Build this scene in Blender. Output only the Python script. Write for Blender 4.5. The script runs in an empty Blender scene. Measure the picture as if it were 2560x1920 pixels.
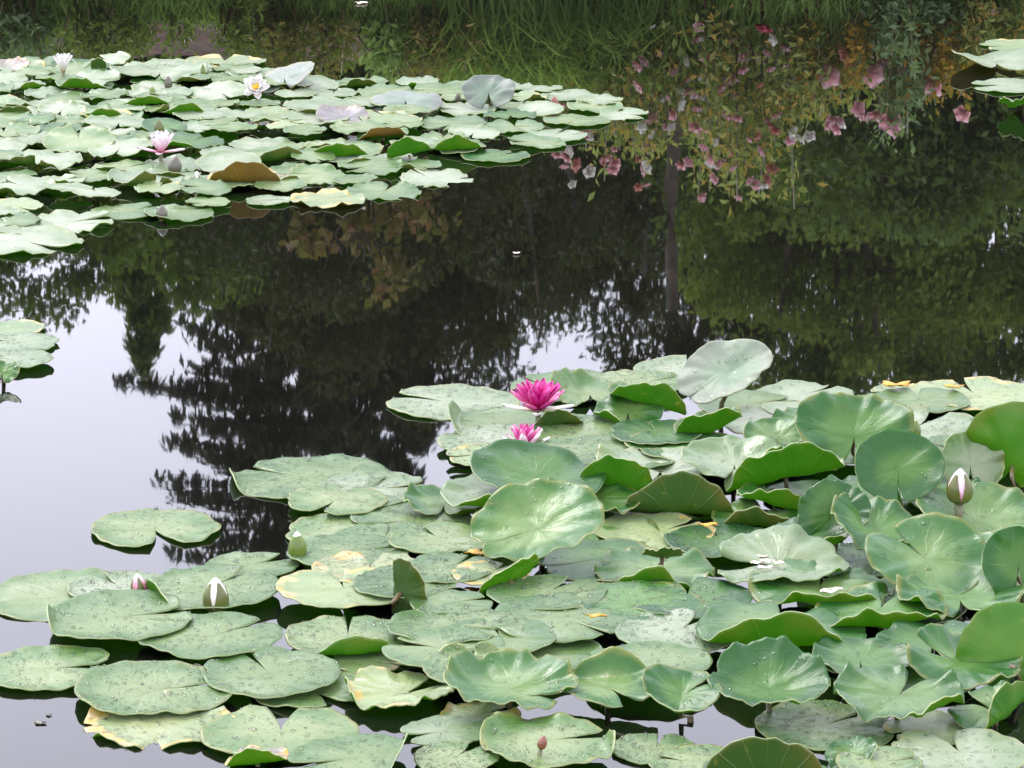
import bpy, math, random
import numpy as np
from mathutils import Vector, Matrix, noise
R_ = math.radians
random.seed(11); rng = np.random.default_rng(11)
scene = bpy.context.scene

# ------------------------------------------------------------------ camera
CAM_H, PITCH, FPX = 2.0, 14.5, 8880.0
cam = bpy.data.objects.new('camera', bpy.data.cameras.new('camera'))
scene.collection.objects.link(cam)
cam.location = (0, 0, CAM_H)
cam.rotation_euler = (R_(90 - PITCH), 0, 0)
cam.data.sensor_width = 36.0
cam.data.lens = FPX / 2560 * 36.0
cam.data.clip_start = 0.1; cam.data.clip_end = 2000
scene.camera = cam

# ------------------------------------------------------------------ overcast sky + soft sun
SUN_EL, SUN_AZ = 48.0, 325.0
world = bpy.data.worlds.new('World'); scene.world = world
world.use_nodes = True
wn, wl = world.node_tree.nodes, world.node_tree.links
wn.clear()
sky = wn.new('ShaderNodeTexSky'); sky.sky_type = 'NISHITA'; sky.sun_disc = False
sky.sun_elevation = R_(SUN_EL); sky.sun_rotation = R_(SUN_AZ)
cloudn = wn.new('ShaderNodeTexNoise'); cloudn.inputs['Scale'].default_value = 2.2; cloudn.inputs['Detail'].default_value = 4
ramp = wn.new('ShaderNodeValToRGB')
ramp.color_ramp.elements[0].position = .3; ramp.color_ramp.elements[0].color = (.82, .82, .97, 1)
ramp.color_ramp.elements[1].position = .72; ramp.color_ramp.elements[1].color = (.97, .97, 1.12, 1)
wl.new(cloudn.outputs['Fac'], ramp.inputs['Fac'])
sc = wn.new('ShaderNodeVectorMath'); sc.operation = 'SCALE'; sc.inputs['Scale'].default_value = 9.0
wl.new(ramp.outputs['Color'], sc.inputs[0])
mixs = wn.new('ShaderNodeMixRGB'); mixs.inputs['Fac'].default_value = .93
wl.new(sky.outputs['Color'], mixs.inputs['Color1']); wl.new(sc.outputs[0], mixs.inputs['Color2'])
bg = wn.new('ShaderNodeBackground'); bg.inputs['Strength'].default_value = 0.132
wo = wn.new('ShaderNodeOutputWorld')
wl.new(mixs.outputs['Color'], bg.inputs['Color']); wl.new(bg.outputs[0], wo.inputs['Surface'])
sd = bpy.data.lights.new('sun', 'SUN'); sd.energy = 1.2; sd.angle = R_(22); sd.color = (1, .97, .92)
sun = bpy.data.objects.new('sun', sd); scene.collection.objects.link(sun)
_az = R_(SUN_AZ); _el = R_(SUN_EL)
sdir = Vector((math.sin(_az) * math.cos(_el), math.cos(_az) * math.cos(_el), math.sin(_el)))
sun.rotation_euler = sdir.to_track_quat('Z', 'Y').to_euler()
vs = scene.view_settings
vs.view_transform = 'Standard'; vs.look = 'None'; vs.gamma = 1; vs.use_curve_mapping = False
vs.exposure = 1.78
scene.cycles.use_denoising = True
scene.cycles.max_bounces = 8

# ------------------------------------------------------------------ helpers
COL = scene.collection
def link(o): COL.objects.link(o); return o
def tag(o, label=None, cat=None, group=None, kind=None):
    if label: o['label'] = label
    if cat: o['category'] = cat
    if group: o['group'] = group
    if kind: o['kind'] = kind
    return o
def empty(name, loc):
    o = bpy.data.objects.new(name, None); o.empty_display_size = .05; o.location = loc
    return link(o)
def mesh_obj(name, verts, faces, mats, parent=None, fm=None, smooth=True, uv=None):
    me = bpy.data.meshes.new(name)
    me.from_pydata([tuple(v) for v in verts], [], faces)
    for m in (mats if isinstance(mats, (list, tuple)) else [mats]): me.materials.append(m)
    if fm is not None: me.polygons.foreach_set('material_index', fm)
    if smooth: me.polygons.foreach_set('use_smooth', [True] * len(me.polygons))
    if uv is not None:
        l = me.uv_layers.new(name='UVMap')
        vi = np.empty(len(me.loops), dtype=np.int32); me.loops.foreach_get('vertex_index', vi)
        l.data.foreach_set('uv', np.asarray(uv, dtype=np.float32)[vi].ravel())
    me.update()
    o = bpy.data.objects.new(name, me)
    if parent is not None: o.parent = parent
    return link(o)
_p = R_(PITCH)
FWD = Vector((0, math.cos(_p), -math.sin(_p))); UPV = Vector((0, math.sin(_p), math.cos(_p)))
def ray(px, py):
    return (FWD + Vector((1, 0, 0)) * ((px - 1280) / FPX) - UPV * ((py - 960) / FPX)).normalized()
def at(px, py, z=0.0):                       # photo position -> place on the level z
    d = ray(px, py); t = (z - CAM_H) / d.z
    return Vector((0, 0, CAM_H)) + d * t
def dep(py): return PITCH + math.degrees(math.atan((py - 960) / FPX))
def mirrored(px, py, Y):                     # what the water shows at px,py stands at distance Y here
    d = ray(px, py); t = Y / d.y
    return Vector((d.x * t, Y, -d.z * t - CAM_H))
def tube(path, radii, seg=8):
    vs_, fs = [], []
    n = len(path)
    for i, p in enumerate(path):
        a = path[max(i - 1, 0)]; b = path[min(i + 1, n - 1)]
        t = (Vector(b) - Vector(a)).normalized()
        q = t.to_track_quat('Z', 'Y')
        for k in range(seg):
            an = 2 * math.pi * k / seg
            vs_.append(Vector(p) + q @ Vector((math.cos(an) * radii[i], math.sin(an) * radii[i], 0)))
    for i in range(n - 1):
        for k in range(seg):
            fs.append((i * seg + k, i * seg + (k + 1) % seg, (i + 1) * seg + (k + 1) % seg, (i + 1) * seg + k))
    fs.append(tuple(range(seg))[::-1]); fs.append(tuple((n - 1) * seg + k for k in range(seg)))
    return vs_, fs
class MB:
    def __init__(s): s.v = []; s.f = []; s.m = []
    def add(s, vf, m=0):
        o = len(s.v); s.v += list(vf[0]); s.f += [tuple(i + o for i in f) for f in vf[1]]; s.m += [m] * len(vf[1])
    def build(s, name, mats, parent=None): return mesh_obj(name, s.v, s.f, mats, parent, fm=s.m)

# ------------------------------------------------------------------ materials
class NT:
    def __init__(s, name):
        s.m = bpy.data.materials.new(name); s.m.use_nodes = True
        s.n = s.m.node_tree.nodes; s.l = s.m.node_tree.links; s.n.clear()
        s.out = s.n.new('ShaderNodeOutputMaterial')
    def node(s, t, **kw):
        x = s.n.new(t)
        for k, v in kw.items():
            if k.startswith('_'): setattr(x, k[1:], v)
        return x
    def put(s, sock, v):
        if hasattr(v, 'links') or isinstance(v, bpy.types.NodeSocket): s.l.new(v, sock)
        else:
            if isinstance(v, tuple) and len(v) == 3 and sock.type == 'RGBA': v = (*v, 1)
            sock.default_value = v
    def math(s, op, a, b=0.0, c=0.0, clamp=False):
        x = s.n.new('ShaderNodeMath'); x.operation = op; x.use_clamp = clamp
        s.put(x.inputs[0], a); s.put(x.inputs[1], b)
        if len(x.inputs) > 2: s.put(x.inputs[2], c)
        return x.outputs[0]
    def mix(s, f, a, b, mode='MIX'):
        x = s.n.new('ShaderNodeMixRGB'); x.blend_type = mode
        s.put(x.inputs[0], f); s.put(x.inputs[1], a); s.put(x.inputs[2], b)
        return x.outputs[0]
    def noise(s, vec, scale, detail=3, rough=.5):
        x = s.n.new('ShaderNodeTexNoise'); s.put(x.inputs['Vector'], vec)
        x.inputs['Scale'].default_value = scale; x.inputs['Detail'].default_value = detail; x.inputs['Roughness'].default_value = rough
        return x
    def ramp(s, f, a, b):       # smooth 0..1 between a and b
        x = s.n.new('ShaderNodeMapRange'); x.interpolation_type = 'SMOOTHSTEP'
        s.put(x.inputs['Value'], f); x.inputs['From Min'].default_value = a; x.inputs['From Max'].default_value = b
        return x.outputs[0]
    def principled(s, **kw):
        x = s.n.new('ShaderNodeBsdfPrincipled')
        for k, v in kw.items(): s.put(x.inputs[k.replace('_', ' ')], v)
        return x
    def coords(s): return s.n.new('ShaderNodeTexCoord')
    def end(s, shader): s.l.new(shader, s.out.inputs['Surface']); return s.m

def leaf_top(name, c1, c2, yellow=0.0, ycol=(.34, .25, .03), ycol2=(.34, .26, .11), wet=.5, transl=(.16, .34, .03), tf=.28, r0=.36, drops=1.0, sheen=.16, rimgreen=.45, spec=.5):
    t = NT(name); tc = t.coords(); obj = tc.outputs['Object']; uv = tc.outputs['UV']
    oi = t.n.new('ShaderNodeObjectInfo')
    off = t.n.new('ShaderNodeVectorMath'); off.operation = 'ADD'
    cx = t.n.new('ShaderNodeCombineXYZ'); r7 = t.math('MULTIPLY', oi.outputs['Random'], 37.0)
    for i in range(3): t.l.new(r7, cx.inputs[i])
    t.l.new(obj, off.inputs[0]); t.l.new(cx.outputs[0], off.inputs[1]); P = off.outputs[0]
    n1 = t.noise(P, 7, 4); n2 = t.noise(P, 38, 3)
    # veins radiating from the stalk
    sp = t.n.new('ShaderNodeSeparateXYZ'); t.l.new(uv, sp.inputs[0])
    ang = t.math('ARCTAN2', sp.outputs[1], sp.outputs[0])
    rad = t.math('SQRT', t.math('ADD', t.math('MULTIPLY', sp.outputs[0], sp.outputs[0]), t.math('MULTIPLY', sp.outputs[1], sp.outputs[1])))
    gr = t.math('ADD', t.math('MULTIPLY', t.math('SUBTRACT', .62, rad), rimgreen), n1.outputs['Fac'])
    col = t.mix(t.ramp(gr, .32, .68), c1, c2)
    wob = t.math('MULTIPLY', t.math('SUBTRACT', n1.outputs['Fac'], .5), 1.3)
    v = t.math('ABSOLUTE', t.math('SINE', t.math('MULTIPLY', t.math('ADD', ang, wob), 9.0)))
    vein = t.math('MULTIPLY', t.math('SUBTRACT', 1.0, t.ramp(v, .0, .28)), t.math('SUBTRACT', 1.0, t.ramp(rad, .5, 1.0)))
    col = t.mix(t.math('MULTIPLY', vein, t.math('MULTIPLY', t.ramp(t.noise(P, 14, 3).outputs['Fac'], .38, .66), .34)), col, (.19, .26, .14))
    # speckle of wear
    col = t.mix(t.math('MULTIPLY', t.math('MULTIPLY', t.ramp(n2.outputs['Fac'], .60, .72), t.ramp(n1.outputs['Fac'], .45, .6)), .3), col, (.11, .095, .025))
    n4 = t.noise(P, 17, 5, .65)
    rimy = t.math('MULTIPLY', t.ramp(t.math('ADD', rad, t.math('MULTIPLY', t.math('SUBTRACT', n4.outputs['Fac'], .5), .35)), .90, 1.03), t.math('GREATER_THAN', oi.outputs['Random'], .45))
    col = t.mix(t.math('MULTIPLY', rimy, .5), col, (.20, .17, .035))
    hv = t.mix(oi.outputs['Random'], (.66, .80, .56), (1.22, 1.16, 1.24))
    col = t.mix(1.0, col, hv, 'MULTIPLY')
    if yellow:
        n3 = t.noise(P, 13, 5, .6)
        f = t.ramp(t.math('ADD', n3.outputs['Fac'], t.math('MULTIPLY', t.math('SUBTRACT', rad, .6), .35)), .66 - yellow * .3, .74 - yellow * .3)
        col = t.mix(f, col, t.mix(t.ramp(n2.outputs['Fac'], .42, .6), ycol, ycol2))
    # rain drops: domes of water
    vo = t.n.new('ShaderNodeTexVoronoi'); t.put(vo.inputs['Vector'], P); vo.inputs['Scale'].default_value = 74
    vo.inputs['Randomness'].default_value = 1
    sz = t.n.new('ShaderNodeSeparateColor'); t.l.new(vo.outputs['Color'], sz.inputs[0])
    size = t.math('MULTIPLY', t.math('POWER', sz.outputs[0], 2.2), .40)
    dome = t.math('SUBTRACT', 1.0, t.math('DIVIDE', vo.outputs['Distance'], t.math('ADD', size, .02)), clamp=True)
    dome = t.math('MULTIPLY', t.math('MULTIPLY', t.math('SQRT', dome), t.math('GREATER_THAN', sz.outputs[0], .45)), t.ramp(t.noise(P, 5, 2).outputs['Fac'], .42, .55))
    dropm = t.math('GREATER_THAN', dome, .05)
    hgt = t.math('ADD', t.math('MULTIPLY', dome, .0006 * drops), t.math('MULTIPLY', n2.outputs['Fac'], .0016))
    hgt = t.math('ADD', hgt, t.math('MULTIPLY', vein, -.0003))
    bmp = t.n.new('ShaderNodeBump'); bmp.inputs['Strength'].default_value = 1; bmp.inputs['Distance'].default_value = 1
    t.l.new(hgt, bmp.inputs['Height'])
    wetf = t.math('MULTIPLY', t.ramp(n1.outputs['Fac'], .66 - wet * .12, .76 - wet * .08), .9)
    rough = t.math('SUBTRACT', r0, t.math('MULTIPLY', wetf, r0 - .14))
    rough = t.math('SUBTRACT', rough, t.math('MULTIPLY', dropm, .16), clamp=True)
    pr = t.principled(Base_Color=col, Roughness=rough, IOR=1.5, Normal=bmp.outputs[0], Sheen_Weight=sheen, Sheen_Roughness=.45, Specular_IOR_Level=spec)
    tr = t.n.new('ShaderNodeBsdfTranslucent'); t.put(tr.inputs['Color'], transl)
    mx = t.n.new('ShaderNodeMixShader'); mx.inputs[0].default_value = tf
    t.l.new(pr.outputs[0], mx.inputs[1]); t.l.new(tr.outputs[0], mx.inputs[2])
    return t.end(mx.outputs[0])
def leaf_under(name, c1, c2, transl=(.30, .62, .03), tf=.5, rough=.42, spots=.4, vn=.20):
    t = NT(name); tc = t.coords(); obj = tc.outputs['Object']; uv = tc.outputs['UV']
    oi = t.n.new('ShaderNodeObjectInfo')
    n1 = t.noise(obj, 11, 4); n2 = t.noise(obj, 55, 3)
    col = t.mix(t.ramp(n1.outputs['Fac'], .35, .65), c1, c2)
    sp = t.n.new('ShaderNodeSeparateXYZ'); t.l.new(uv, sp.inputs[0])
    ang = t.math('ARCTAN2', sp.outputs[1], sp.outputs[0])
    v = t.math('ABSOLUTE', t.math('SINE', t.math('MULTIPLY', ang, 8.0)))
    vein = t.math('SUBTRACT', 1.0, t.ramp(v, 0, .22))
    col = t.mix(t.math('MULTIPLY', vein, vn), col, (.20, .24, .06))
    rad = t.math('SQRT', t.math('ADD', t.math('MULTIPLY', sp.outputs[0], sp.outputs[0]), t.math('MULTIPLY', sp.outputs[1], sp.outputs[1])))
    col = t.mix(t.math('MULTIPLY', t.ramp(t.math('ADD', rad, t.math('MULTIPLY', t.math('SUBTRACT', n1.outputs['Fac'], .5), .8)), .75, 1.1), .5), col, (.16, .10, .02))
    col = t.mix(t.math('MULTIPLY', t.ramp(n2.outputs['Fac'], .67, .72), spots), col, (.38, .33, .03))
    bmp = t.n.new('ShaderNodeBump'); bmp.inputs['Distance'].default_value = .006 * vn; t.l.new(vein, bmp.inputs['Height'])
    pr = t.principled(Base_Color=col, Roughness=rough, IOR=1.45, Normal=bmp.outputs[0])
    tr = t.n.new('ShaderNodeBsdfTranslucent'); t.put(tr.inputs['Color'], transl)
    mx = t.n.new('ShaderNodeMixShader'); mx.inputs[0].default_value = tf
    t.l.new(pr.outputs[0], mx.inputs[1]); t.l.new(tr.outputs[0], mx.inputs[2])
    return t.end(mx.outputs[0])
def simple(name, c1, c2, scale=20, rough=.5, transl=None, tf=.3, bump=0.0):
    t = NT(name); tc = t.coords()
    n = t.noise(tc.outputs['Object'], scale, 4)
    col = t.mix(t.ramp(n.outputs['Fac'], .3, .7), c1, c2)
    kw = dict(Base_Color=col, Roughness=rough)
    if bump:
        b = t.n.new('ShaderNodeBump'); b.inputs['Distance'].default_value = bump; t.l.new(n.outputs['Fac'], b.inputs['Height']); kw['Normal'] = b.outputs[0]
    pr = t.principled(**kw)
    if not transl: return t.end(pr.outputs[0])
    tr = t.n.new('ShaderNodeBsdfTranslucent'); t.put(tr.inputs['Color'], transl)
    mx = t.n.new('ShaderNodeMixShader'); mx.inputs[0].default_value = tf
    t.l.new(pr.outputs[0], mx.inputs[1]); t.l.new(tr.outputs[0], mx.inputs[2])
    return t.end(mx.outputs[0])
def petal_mat(name, base, mid, tip, rough=.45, tf=.35):      # colour runs from the petal's foot to its tip
    t = NT(name); tc = t.coords()
    sp = t.n.new('ShaderNodeSeparateXYZ'); t.l.new(tc.outputs['UV'], sp.inputs[0])
    n = t.noise(tc.outputs['Object'], 60, 3)
    y = t.math('ADD', sp.outputs[1], t.math('MULTIPLY', t.math('SUBTRACT', n.outputs['Fac'], .5), .25))
    col = t.mix(t.ramp(y, .12, .55), base, mid); col = t.mix(t.ramp(y, .6, 1.0), col, tip)
    st = t.math('ABSOLUTE', t.math('SINE', t.math('MULTIPLY', sp.outputs[0], 14.0)))
    col = t.mix(t.math('MULTIPLY', st, .14), col, base)
    pr = t.principled(Base_Color=col, Roughness=rough)
    tr = t.n.new('ShaderNodeBsdfTranslucent'); t.l.new(col, tr.inputs['Color'])
    mx = t.n.new('ShaderNodeMixShader'); mx.inputs[0].default_value = tf
    t.l.new(pr.outputs[0], mx.inputs[1]); t.l.new(tr.outputs[0], mx.inputs[2])
    return t.end(mx.outputs[0])
def foliage_mat(name, ca, cb, cc=None, tf=.30, rough=.5):    # per-leaf tone kept in the leaf's UV
    t = NT(name); tc = t.coords()
    sp = t.n.new('ShaderNodeSeparateXYZ'); t.l.new(tc.outputs['UV'], sp.inputs[0])
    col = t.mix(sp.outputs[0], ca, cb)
    if cc: col = t.mix(t.ramp(sp.outputs[1], .72, .8), col, cc)
    pr = t.principled(Base_Color=col, Roughness=.75, Specular_IOR_Level=.15)
    tr = t.n.new('ShaderNodeBsdfTranslucent'); t.l.new(t.mix(.5, col, (.2, .3, .03)), tr.inputs['Color'])
    mx = t.n.new('ShaderNodeMixShader'); mx.inputs[0].default_value = tf
    t.l.new(pr.outputs[0], mx.inputs[1]); t.l.new(tr.outputs[0], mx.inputs[2])
    return t.end(mx.outputs[0])

M = {}
M['top'] = leaf_top('pad_top', (.044, .106, .015), (.122, .170, .054), sheen=.08, spec=.42)
M['top_mid'] = leaf_top('pad_top_mid', (.014, .078, .005), (.085, .150, .034), wet=.3, r0=.38, sheen=.05, rimgreen=.7, spec=.38)
M['top_fresh'] = leaf_top('pad_top_fresh', (.005, .060, .002), (.046, .118, .014), wet=.25, r0=.40, sheen=.03, rimgreen=.8, spec=.34)
M['top_pale'] = leaf_top('pad_top_pale', (.080, .135, .040), (.175, .210, .120), wet=.6, sheen=.18)  # pale variant; silvery glare on the far pads is painted into its greyer base
M['top_yellow'] = leaf_top('pad_top_yellowing', (.11, .170, .05), (.16, .21, .065), yellow=.15)
M['top_tan'] = leaf_top('pad_top_decayed', (.13, .18, .06), (.19, .22, .08), yellow=.36, ycol=(.40, .27, .025), ycol2=(.38, .27, .11))
M['top_mauve'] = leaf_top('pad_top_mauve', (.20, .195, .19), (.16, .20, .165), wet=-1, r0=.62, drops=.3, tf=.15, sheen=.05)
M['top_grey'] = leaf_top('pad_top_grey', (.085, .095, .088), (.070, .105, .078), wet=.1, r0=.55, drops=.3, tf=.15, sheen=.1)
M['top_red'] = leaf_top('pad_top_red', (.14, .09, .075), (.12, .11, .07), yellow=.25, ycol=(.5, .25, .02))
M['under'] = leaf_under('pad_underside', (.022, .105, .006), (.060, .165, .012), transl=(.24, .56, .02))
M['under_dark'] = leaf_under('pad_underside_dark', (.03, .075, .012), (.045, .09, .015), transl=(.16, .28, .03), tf=.35, spots=.3)
M['under_yellow'] = leaf_under('pad_underside_yellow', (.045, .15, .005), (.085, .18, .008), transl=(.24, .60, .015), spots=.15, vn=.05)
M['under_ochre'] = leaf_under('pad_underside_ochre', (.16, .09, .012), (.13, .07, .02), transl=(.4, .22, .03), tf=.3)
M['under_mauve'] = leaf_under('pad_underside_mauve', (.15, .14, .14), (.12, .11, .11), transl=(.2, .2, .15), tf=.2)
t = NT('rain_water'); fr_ = t.n.new('ShaderNodeFresnel'); fr_.inputs['IOR'].default_value = 1.333
tp_ = t.n.new('ShaderNodeBsdfTransparent'); gl_ = t.n.new('ShaderNodeBsdfGlossy'); gl_.inputs['Roughness'].default_value = .04
mx_ = t.n.new('ShaderNodeMixShader'); t.l.new(fr_.outputs[0], mx_.inputs[0]); t.l.new(tp_.outputs[0], mx_.inputs[1]); t.l.new(gl_.outputs[0], mx_.inputs[2])
M['drop'] = t.end(mx_.outputs[0])
M['rim'] = simple('pad_rim', (.20, .25, .10), (.32, .35, .18), 30, .4, (.4, .5, .1), .3)
M['stalk'] = simple('stalk', (.10, .065, .03), (.07, .09, .025), 25, .4)
M['p_magenta'] = petal_mat('petal_magenta', (.36, .002, .045), (.50, .006, .19), (.64, .085, .36), tf=.22)
M['p_pink'] = petal_mat('petal_pink', (.48, .012, .16), (.60, .07, .30), (.74, .36, .52), tf=.25)
M['p_pale'] = petal_mat('petal_pale', (.72, .30, .42), (.80, .60, .68), (.82, .78, .79))
M['p_crimson'] = petal_mat('petal_crimson', (.45, .02, .10), (.70, .35, .42), (.82, .80, .79))
M['p_blush'] = petal_mat('petal_blush', (.75, .36, .46), (.82, .70, .74), (.83, .81, .81))
M['p_white'] = petal_mat('petal_white', (.74, .66, .50), (.80, .79, .76), (.82, .81, .80))
M['sepal'] = simple('sepal', (.075, .085, .02), (.13, .15, .03), 22, .35, (.3, .35, .05), .25)
M['sepal_green'] = simple('sepal_green', (.07, .12, .015), (.16, .22, .03), 16, .3, (.35, .5, .05), .25)
M['sepal_dark'] = simple('sepal_dark', (.05, .048, .03), (.09, .085, .05), 22, .35)
M['stamen'] = simple('stamen', (.70, .36, .02), (.75, .50, .04), 60, .5)
M['debris_yellow'] = simple('debris_yellow', (.42, .26, .015), (.34, .17, .015), 60, .5, (.6, .4, .05), .2)
M['debris_petal'] = simple('debris_petal', (.75, .62, .55), (.8, .74, .68), 60, .5, (.8, .7, .6), .3)
M['debris_tan'] = simple('debris_tan', (.45, .27, .12), (.55, .40, .22), 60, .5)
M['debris_brown'] = simple('debris_brown', (.13, .04, .02), (.18, .07, .035), 60, .35)
M['soil'] = simple('soil', (.020, .0075, .0028), (.058, .023, .009), 11, 1.0, bump=.05)
M['bark'] = simple('bark', (.030, .023, .014), (.070, .054, .036), 14, .85, bump=.01)
M['bark_dark'] = simple('bark_dark', (.03, .022, .016), (.05, .035, .025), 14, .85, bump=.01)
M['f_conifer'] = foliage_mat('needles_dark', (.010, .015, .006), (.024, .030, .010), tf=.10)
M['f_left'] = foliage_mat('leaves_mid', (0.022, 0.05, 0.008), (0.1, 0.16, 0.022), tf=0.35)
M['f_back'] = foliage_mat('leaves_dark', (.010, .015, .004), (.040, .050, .011), tf=.10)
M['f_lime'] = foliage_mat('leaves_lime', (0.02, 0.038, 0.008), (0.2, 0.27, 0.05), tf=0.35)
M['f_copper'] = foliage_mat('leaves_copper', (.060, .050, .016), (.20, .155, .055), (.16, .08, .04), tf=.25)
M['f_mid'] = foliage_mat('leaves_curtain', (0.018, 0.034, 0.01), (0.09, 0.14, 0.036), tf=0.3)
M['f_orange'] = foliage_mat('leaves_orange', (0.22, 0.12, 0.018), (0.38, 0.22, 0.035), (0.12, 0.14, 0.025), tf=0.35)
M['f_bank'] = foliage_mat('leaves_bank', (0.085, 0.13, 0.03), (0.42, 0.48, 0.15), (0.46, 0.32, 0.08), tf=0.45)
M['f_copper2'] = foliage_mat('leaves_brownish', (0.075, 0.07, 0.016), (0.24, 0.19, 0.055), (0.09, 0.15, 0.025), tf=0.35)
M['f_bank2'] = foliage_mat('leaves_low', (0.045, 0.08, 0.014), (0.18, 0.24, 0.05), tf=0.35)
M['f_back2'] = foliage_mat('leaves_bed', (.022, .036, .010), (.075, .10, .025), tf=.2)
M['f_bluish'] = foliage_mat('leaves_bluish', (0.05, 0.1, 0.04), (0.24, 0.34, 0.17), tf=0.4)
M['f_grass'] = foliage_mat('grass_blades', (0.08, 0.16, 0.035), (0.3, 0.44, 0.13), tf=0.45)
M['b_pink'] = petal_mat('blossom_pink', (.80, .38, .42), (.90, .62, .65), (.92, .80, .81), tf=.6)
M['b_white'] = petal_mat('blossom_white', (.84, .82, .70), (.90, .89, .84), (.92, .91, .88), tf=.6)
M['b_coral'] = petal_mat('blossom_coral', (.60, .20, .16), (.74, .36, .30), (.8, .52, .46), tf=.6)
M['b_red'] = petal_mat('blossom_red', (.45, .02, .06), (.55, .06, .10), (.6, .15, .2))

# water: dark, still, mirror-like, with faint ripples
t = NT('pond_water'); tc = t.coords()
def nvec(scale, sx, sy, det):
    mp = t.n.new('ShaderNodeMapping'); t.l.new(tc.outputs['Object'], mp.inputs[0]); mp.inputs['Scale'].default_value = (sx, sy, 1)
    n = t.noise(mp.outputs[0], scale, det)
    s = t.n.new('ShaderNodeVectorMath'); s.operation = 'SUBTRACT'; t.l.new(n.outputs['Color'], s.inputs[0]); s.inputs[1].default_value = (.5, .5, .5)
    return s.outputs[0]
def vscale(v, k):
    s = t.n.new('ShaderNodeVectorMath'); s.operation = 'MULTIPLY'; t.l.new(v, s.inputs[0])
    if isinstance(k, tuple): s.inputs[1].default_value = k
    else:
        c = t.n.new('ShaderNodeCombineXYZ')
        for i in range(2): t.l.new(k, c.inputs[i])
        t.l.new(c.outputs[0], s.inputs[1])
    return s.outputs[0]
def vadd(a, b):
    s = t.n.new('ShaderNodeVectorMath'); s.operation = 'ADD'; t.l.new(a, s.inputs[0])
    if isinstance(b, tuple): s.inputs[1].default_value = b
    else: t.l.new(b, s.inputs[1])
    return s.outputs[0]
fine = vscale(nvec(16, 1, .55, 2), (.0017, .0026, 0))
broad = vscale(nvec(2.5, 1, 1, 2), (.0012, .0014, 0))
def gust(px, py, r):
    c = at(px, py); vd = t.n.new('ShaderNodeVectorMath'); vd.operation = 'DISTANCE'
    t.l.new(tc.outputs['Object'], vd.inputs[0]); vd.inputs[1].default_value = c
    return t.math('SUBTRACT', 1.0, t.ramp(vd.outputs['Value'], r * .3, r))
zone = t.math('ADD', gust(1600, 335, .55), gust(520, 1215, .30))
rip = vscale(vscale(nvec(6, .6, 2.6, 3), (.0015, .0055, 0)), zone)
nn = vadd(vadd(vadd(fine, broad), rip), (0, 0, 1))
nz = t.n.new('ShaderNodeVectorMath'); nz.operation = 'NORMALIZE'; t.l.new(nn, nz.inputs[0])
pr = t.principled(Base_Color=(.0035, .0036, .0028), Roughness=.015, IOR=1.333, Normal=nz.outputs[0])
M['water'] = t.end(pr.outputs[0])

# ------------------------------------------------------------------ setting: ground with the pond basin, water
def shore(x): return 14.1 + .10 * math.sin(x * 1.7 + .4) + .06 * math.sin(x * 4.1)
def ground_z(x, y):
    d = max(1.2 - y, y - shore(x), abs(x) - 16)
    n = .05 * noise.noise(Vector((x * 1.3, y * 1.3, 0))) + (.03 * noise.noise(Vector((x * 7, y * 7, 2))) if abs(x) < 5 else 0)
    if d < -.5: return -.45 + n
    if d < 0: return -.45 + .45 * (d + .5) / .5 + n * .3
    if d < .12: return d / .12 * .15 + n * .3
    if d < 1.0: return .15 + (d - .12) / .88 * .31 + n * (.3 + .7 * d)
    return .456 + n + min(d, 200) * .004
xs = sorted(set([-600, -250, -120, -60, -35, -25] + [round(-18 + .5 * i, 2) for i in range(73)] + [round(-4 + .1 * i, 2) for i in range(81)] + [25, 35, 60, 120, 250, 600]))
ys = sorted(set([-400, -150, -60, -20, -8, -3, -1] + [round(.2 * i, 2) for i in range(12)] + [3, 4, 6, 8, 10, 12, 13] + [13.2, 13.4] + [round(13.6 + .03 * i, 2) for i in range(34)] + [round(14.7 + .1 * i, 2) for i in range(18)] + [round(16.5 + .5 * i, 2) for i in range(30)] + [34, 40, 50, 70, 120, 250, 500, 900]))
gv = [(x, y, ground_z(x, y)) for y in ys for x in xs]; nx = len(xs)
gf = [(j * nx + i, j * nx + i + 1, (j + 1) * nx + i + 1, (j + 1) * nx + i) for j in range(len(ys) - 1) for i in range(nx - 1)]
tag(mesh_obj('ground', gv, gf, M['soil']), kind='structure')
tag(mesh_obj('water', [(-16.5, .7, 0), (16.5, .7, 0), (16.5, 14.6, 0), (-16.5, 14.6, 0)], [(0, 1, 2, 3)], M['water'], smooth=False), kind='structure')

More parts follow.
